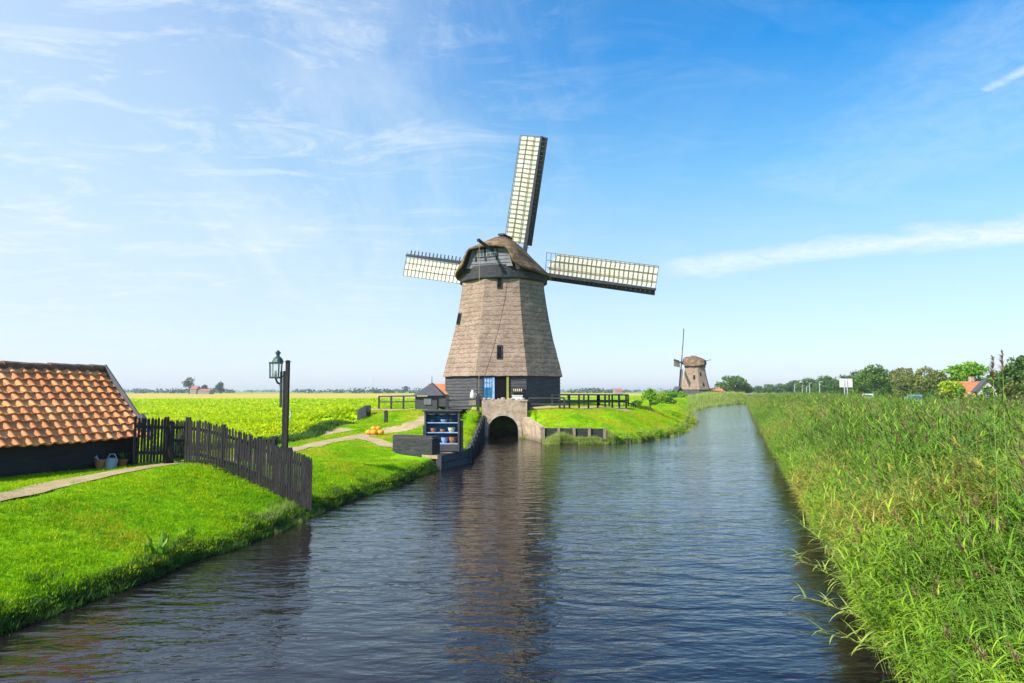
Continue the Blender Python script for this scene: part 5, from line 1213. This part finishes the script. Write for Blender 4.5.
def car(px,D,rz,paint,label,van=False):
    x=(px-512)/F*D; g=hz(x,D)+.06; root=empty('parked_car' if False else 'car',(x,D,g),rz,label=label,cat='car')
    h=1.5 if not van else 1.75
    # side profile extruded across the width
    pr=[(-2.1,.35),(-2.15,.75),(-2.0,.95),(-1.7,1.0),(-1.15,h-.08),(-.8,h),(.75,h),(1.15,h-.15),(1.6,1.0),(2.1,.9),(2.2,.6),(2.15,.35)] if not van else [(-2.2,.35),(-2.25,1.0),(-2.15,h),(1.0,h),(1.5,1.15),(2.15,1.0),(2.25,.6),(2.2,.35)]
    mb=MB(); n=len(pr); W=.87
    def row(yy,k): return [Vector((a,yy*(1-.14*max(0,(z-.9)/.7)),z)) for a,z in pr]
    mb.add(row(-W,0)+row(W,0),[tuple(range(n)),tuple(range(2*n-1,n-1,-1))]+[(i,n+i,n+(i+1)%n,(i+1)%n) for i in range(n)]); mb.build('body',paint,root,local=True,bevel=.05)
    for s in (-1,1):
        mb=MB(); vs=[(-1.5 if not van else -1.9,1.02),(-1.08 if not van else -1.9,h-.12),(.75,h-.12),(1.3,1.02)]; mb.add([Vector((a,s*(W*(1-.14*max(0,(z-.9)/.7))+.012),z)) for a,z in vs],[(0,1,2,3)]); mb.build('side_window',M['glass'],root,local=True)
    for a0,z0,a1,z1 in (((-1.74,1.02,-1.2,h-.14) if not van else (-2.27,1.05,-2.18,h-.2)),((1.58,1.04,1.17,h-.18) if not van else (1.5,1.2,1.05,h-.08))):
        sg=-1 if a0<0 else 1; mb=MB(); mb.add([Vector((a0+sg*.02,-.68,z0+.02)),Vector((a0+sg*.02,.68,z0+.02)),Vector((a1+sg*.03,.62,z1+.02)),Vector((a1+sg*.03,-.62,z1+.02))],[(0,1,2,3)]); mb.build('windscreen',M['glass'],root,local=True)
    for a in (-1.35,1.35):
        for s in (-1,1): mb=MB(); mb.tube([(a,s*.72,.32),(a,s*.9,.32)],.32,16); w=mb.build('wheel',M['tyre'],root,local=True); mb=MB(); mb.tube([(a,s*.88,.32),(a,s*.915,.32)],.19,12); mb.build('rim',M['metal'],w,local=True)
    for s in (-.6,.6): mb=MB(); mb.box((2.18,s,.72),(.08,.34,.14)); mb.build('headlight',M['whitep'],root,local=True)
rdir=math.atan2(1,.333)
car(868,112,rdir+pi-.35,M['carwhite'],'white car on the road behind the reeds')
car(913.5,84,rdir+pi-.25,M['carblue'],'blue grey car nearer on the road behind the reeds')

# a dock plant on the left bank
p=G(157,558,.22); rd=random.Random(4); mb=MB()
p.z=hz(p.x-.15,p.y+.1)
for i in range(16): blade(mb,(p.x-.1+rd.uniform(-.15,.25),p.y+rd.uniform(-.1,.1),p.z),rd.uniform(0,6.28),rd.uniform(.0,.6),rd.uniform(.22,.42),.085,rd.uniform(.2,1.0),5,rd.random())
o=mb.build('dock_plant',M['leafbright'],at=tuple(p)); tag(o,'broad leaved dock plant at the edge of the left bank','plant')

# ------------------------------------------------------------------ haze
def haze():
    mb=MB(); mb.box((0,4400,16.0),(15800,9600,36.0))
    m,N,L,P=newmat('summer_haze'); N.remove(P); v=N.new('ShaderNodeVolumePrincipled'); v.inputs['Color'].default_value=(.93,.97,1,1); v.inputs['Density'].default_value=HAZE; v.inputs['Anisotropy'].default_value=.2
    L.new(v.outputs[0],N['Material Output'].inputs['Volume'])
    o=mb.build('haze',m); tag(o,kind='stuff')
HAZE=.00024
haze()

# ------------------------------------------------------------------ sun, sky, camera
SUN=Vector((-.80,-.60,0)).normalized(); EL=radians(42)
sv=Vector((SUN.x*cos(EL),SUN.y*cos(EL),sin(EL)))
ld=bpy.data.lights.new('sun','SUN'); ld.energy=5.0; ld.angle=radians(.5); ld.color=(1,.955,.88)
lo=bpy.data.objects.new('sun',ld); COL.objects.link(lo); lo.rotation_euler=sv.to_track_quat('Z','Y').to_euler(); lo.location=(0,0,40)
w=bpy.data.worlds.new('World'); sc.world=w; w.use_nodes=True; N=w.node_tree.nodes; L=w.node_tree.links
bg=N['Background']; sky=N.new('ShaderNodeTexSky'); sky.sky_type='NISHITA'; sky.sun_disc=False; sky.sun_elevation=EL
sky.sun_rotation=math.atan2(SUN.x,SUN.y); sky.air_density=1.0; sky.dust_density=.6; sky.ozone_density=2.2
hs=N.new('ShaderNodeHueSaturation'); hs.inputs['Saturation'].default_value=1.25; L.new(sky.outputs[0],hs.inputs['Color'])
tc=N.new('ShaderNodeTexCoord'); sp=N.new('ShaderNodeSeparateXYZ'); L.new(tc.outputs['Generated'],sp.inputs[0])
tint=ramp(N,[(0,(.70,.84,1.0)),(.15,(.48,.88,1.0)),(.30,(.24,1.06,1.08)),(.45,(.05,1.0,1.26))]); L.new(sp.outputs[2],tint.inputs[0])
lowair=ramp(N,[(0,(.66,)*3),(.13,(.50,)*3),(.32,(.14,)*3),(.45,(.0,)*3)]); L.new(sp.outputs[2],lowair.inputs[0])
base=mix(N,L,'MIX',lowair.outputs[0],mix(N,L,'MULTIPLY',1.0,hs.outputs[0],tint.outputs[0]),(4.7,4.85,5.7))
zz=math_(N,L,'ADD',math_(N,L,'MAXIMUM',sp.outputs[2],0.0),.10)
u=math_(N,L,'DIVIDE',sp.outputs[0],zz); v=math_(N,L,'DIVIDE',sp.outputs[1],zz); cb=N.new('ShaderNodeCombineXYZ'); L.new(u,cb.inputs[0]); L.new(v,cb.inputs[1])
def wn(scale,st,rot,detail=8,rough=.6,dist=.6,loc=(0,0,0)):
    mp=N.new('ShaderNodeMapping'); mp.inputs['Scale'].default_value=st; mp.inputs['Rotation'].default_value=(0,0,rot); mp.inputs['Location'].default_value=loc
    n=N.new('ShaderNodeTexNoise'); n.inputs['Scale'].default_value=scale; n.inputs['Detail'].default_value=detail; n.inputs['Roughness'].default_value=rough; n.inputs['Distortion'].default_value=dist
    L.new(cb.outputs[0],mp.inputs[0]); L.new(mp.outputs[0],n.inputs[0]); return n.outputs[0]
def rmp(x,stops): r=ramp(N,[(p,(c,c,c)) for p,c in stops]); L.new(x,r.inputs[0]); return r.outputs[0]
n1=wn(.55,(1,.45,1),radians(25),9,.62,.8); n2=wn(1.6,(1,.3,1),radians(40),9,.66,1.2,(3,1,0)); n3=wn(4.5,(.5,1,1),radians(-20),8,.7,.9,(1,5,0))
az=math_(N,L,'DIVIDE',sp.outputs[0],math_(N,L,'MAXIMUM',sp.outputs[1],.05))      # left/right of the view axis (compass direction)
azl=rmp(math_(N,L,'MULTIPLY_ADD',az,.5,.5),[(.05,1.0),(.40,.85),(.50,.5),(.58,.12),(1,.08)])
m1=rmp(math_(N,L,'MULTIPLY_ADD',n2,.45,math_(N,L,'MULTIPLY',n1,.62)),[(.36,0),(.70,.74)])
m1=math_(N,L,'MULTIPLY',m1,azl)
veil=math_(N,L,'MULTIPLY',rmp(math_(N,L,'MULTIPLY_ADD',az,.5,.5),[(.0,.62),(.25,.46),(.42,.24),(.55,.08),(.7,.0)]),rmp(n1,[(.25,.55),(.6,1)]))
m1=math_(N,L,'MAXIMUM',m1,veil)
mk=rmp(n3,[(.5,0),(.8,.5)]); m1=math_(N,L,'ADD',m1,math_(N,L,'MULTIPLY',mk,math_(N,L,'ADD',azl,.1)))
# the long streak of cirrus low on the right: a band along a line of constant direction in the cloud layer
def cl(px,py): d=ray(px,py).normalized(); z=max(d.z,0)+.10; return Vector((d.x/z,d.y/z,0))
def streak(p,q,w0,amp,seedloc):
    a=cl(*p); b=cl(*q); d=(b-a).normalized(); nv=Vector((-d.y,d.x,0)); le=(b-a).length
    dn=math_(N,L,'ADD',math_(N,L,'ADD',math_(N,L,'MULTIPLY',u,nv.x),math_(N,L,'MULTIPLY',v,nv.y)),-a.dot(nv))
    dn=math_(N,L,'ADD',dn,math_(N,L,'MULTIPLY_ADD',wn(1.8,(1,1,1),0,6,.6,.5,seedloc),w0*2.4,-w0*1.2))
    ds=math_(N,L,'DIVIDE',math_(N,L,'ADD',math_(N,L,'ADD',math_(N,L,'MULTIPLY',u,d.x),math_(N,L,'MULTIPLY',v,d.y)),-a.dot(d)),le)
    g_=rmp(math_(N,L,'DIVIDE',math_(N,L,'ABSOLUTE',dn),w0),[(0,1),(.35,.75),(1,0)])
    e_=rmp(ds,[(0,0),(.12,.8),(1,1)]); t_=rmp(wn(9,(1,1,1),.3,9,.75,1.5,seedloc),[(.3,.35),(.6,1)])
    return math_(N,L,'MULTIPLY',math_(N,L,'MULTIPLY',math_(N,L,'MULTIPLY',g_,e_),t_),amp)
m1=math_(N,L,'MAXIMUM',m1,streak((655,273),(1024,230),.26,1.0,(2,2,0)))
m1=math_(N,L,'MAXIMUM',m1,streak((980,92),(1024,70),.04,.75,(5,2,0)))
m1=math_(N,L,'MAXIMUM',m1,streak((790,200),(1000,100),.5,.22,(8,2,0)))
m1=math_(N,L,'MINIMUM',m1,.93)
above=rmp(sp.outputs[2],[(0,.25),(.05,.6),(.2,1)]); m1=math_(N,L,'MULTIPLY',m1,above)
col=mix(N,L,'MIX',m1,base,(4.7,5.2,5.5))
L.new(col,bg.inputs['Color']); bg.inputs['Strength'].default_value=.125
cd=bpy.data.cameras.new('camera'); cam=bpy.data.objects.new('camera',cd); COL.objects.link(cam); cam.location=(0,0,EYE)
cam.rotation_euler=(radians(90)+TILT,0,0); cd.sensor_width=36; cd.lens=36*F/1024; cd.clip_end=20000; cd.clip_start=.05
sc.camera=cam
sc.view_settings.view_transform='Standard'; sc.view_settings.look='None'; sc.view_settings.exposure=.66; sc.view_settings.gamma=1; sc.view_settings.use_curve_mapping=False
sc.render.engine='CYCLES'; sc.cycles.max_bounces=8; sc.cycles.transparent_max_bounces=8; sc.cycles.diffuse_bounces=3; sc.cycles.volume_bounces=0; sc.cycles.use_denoising=True
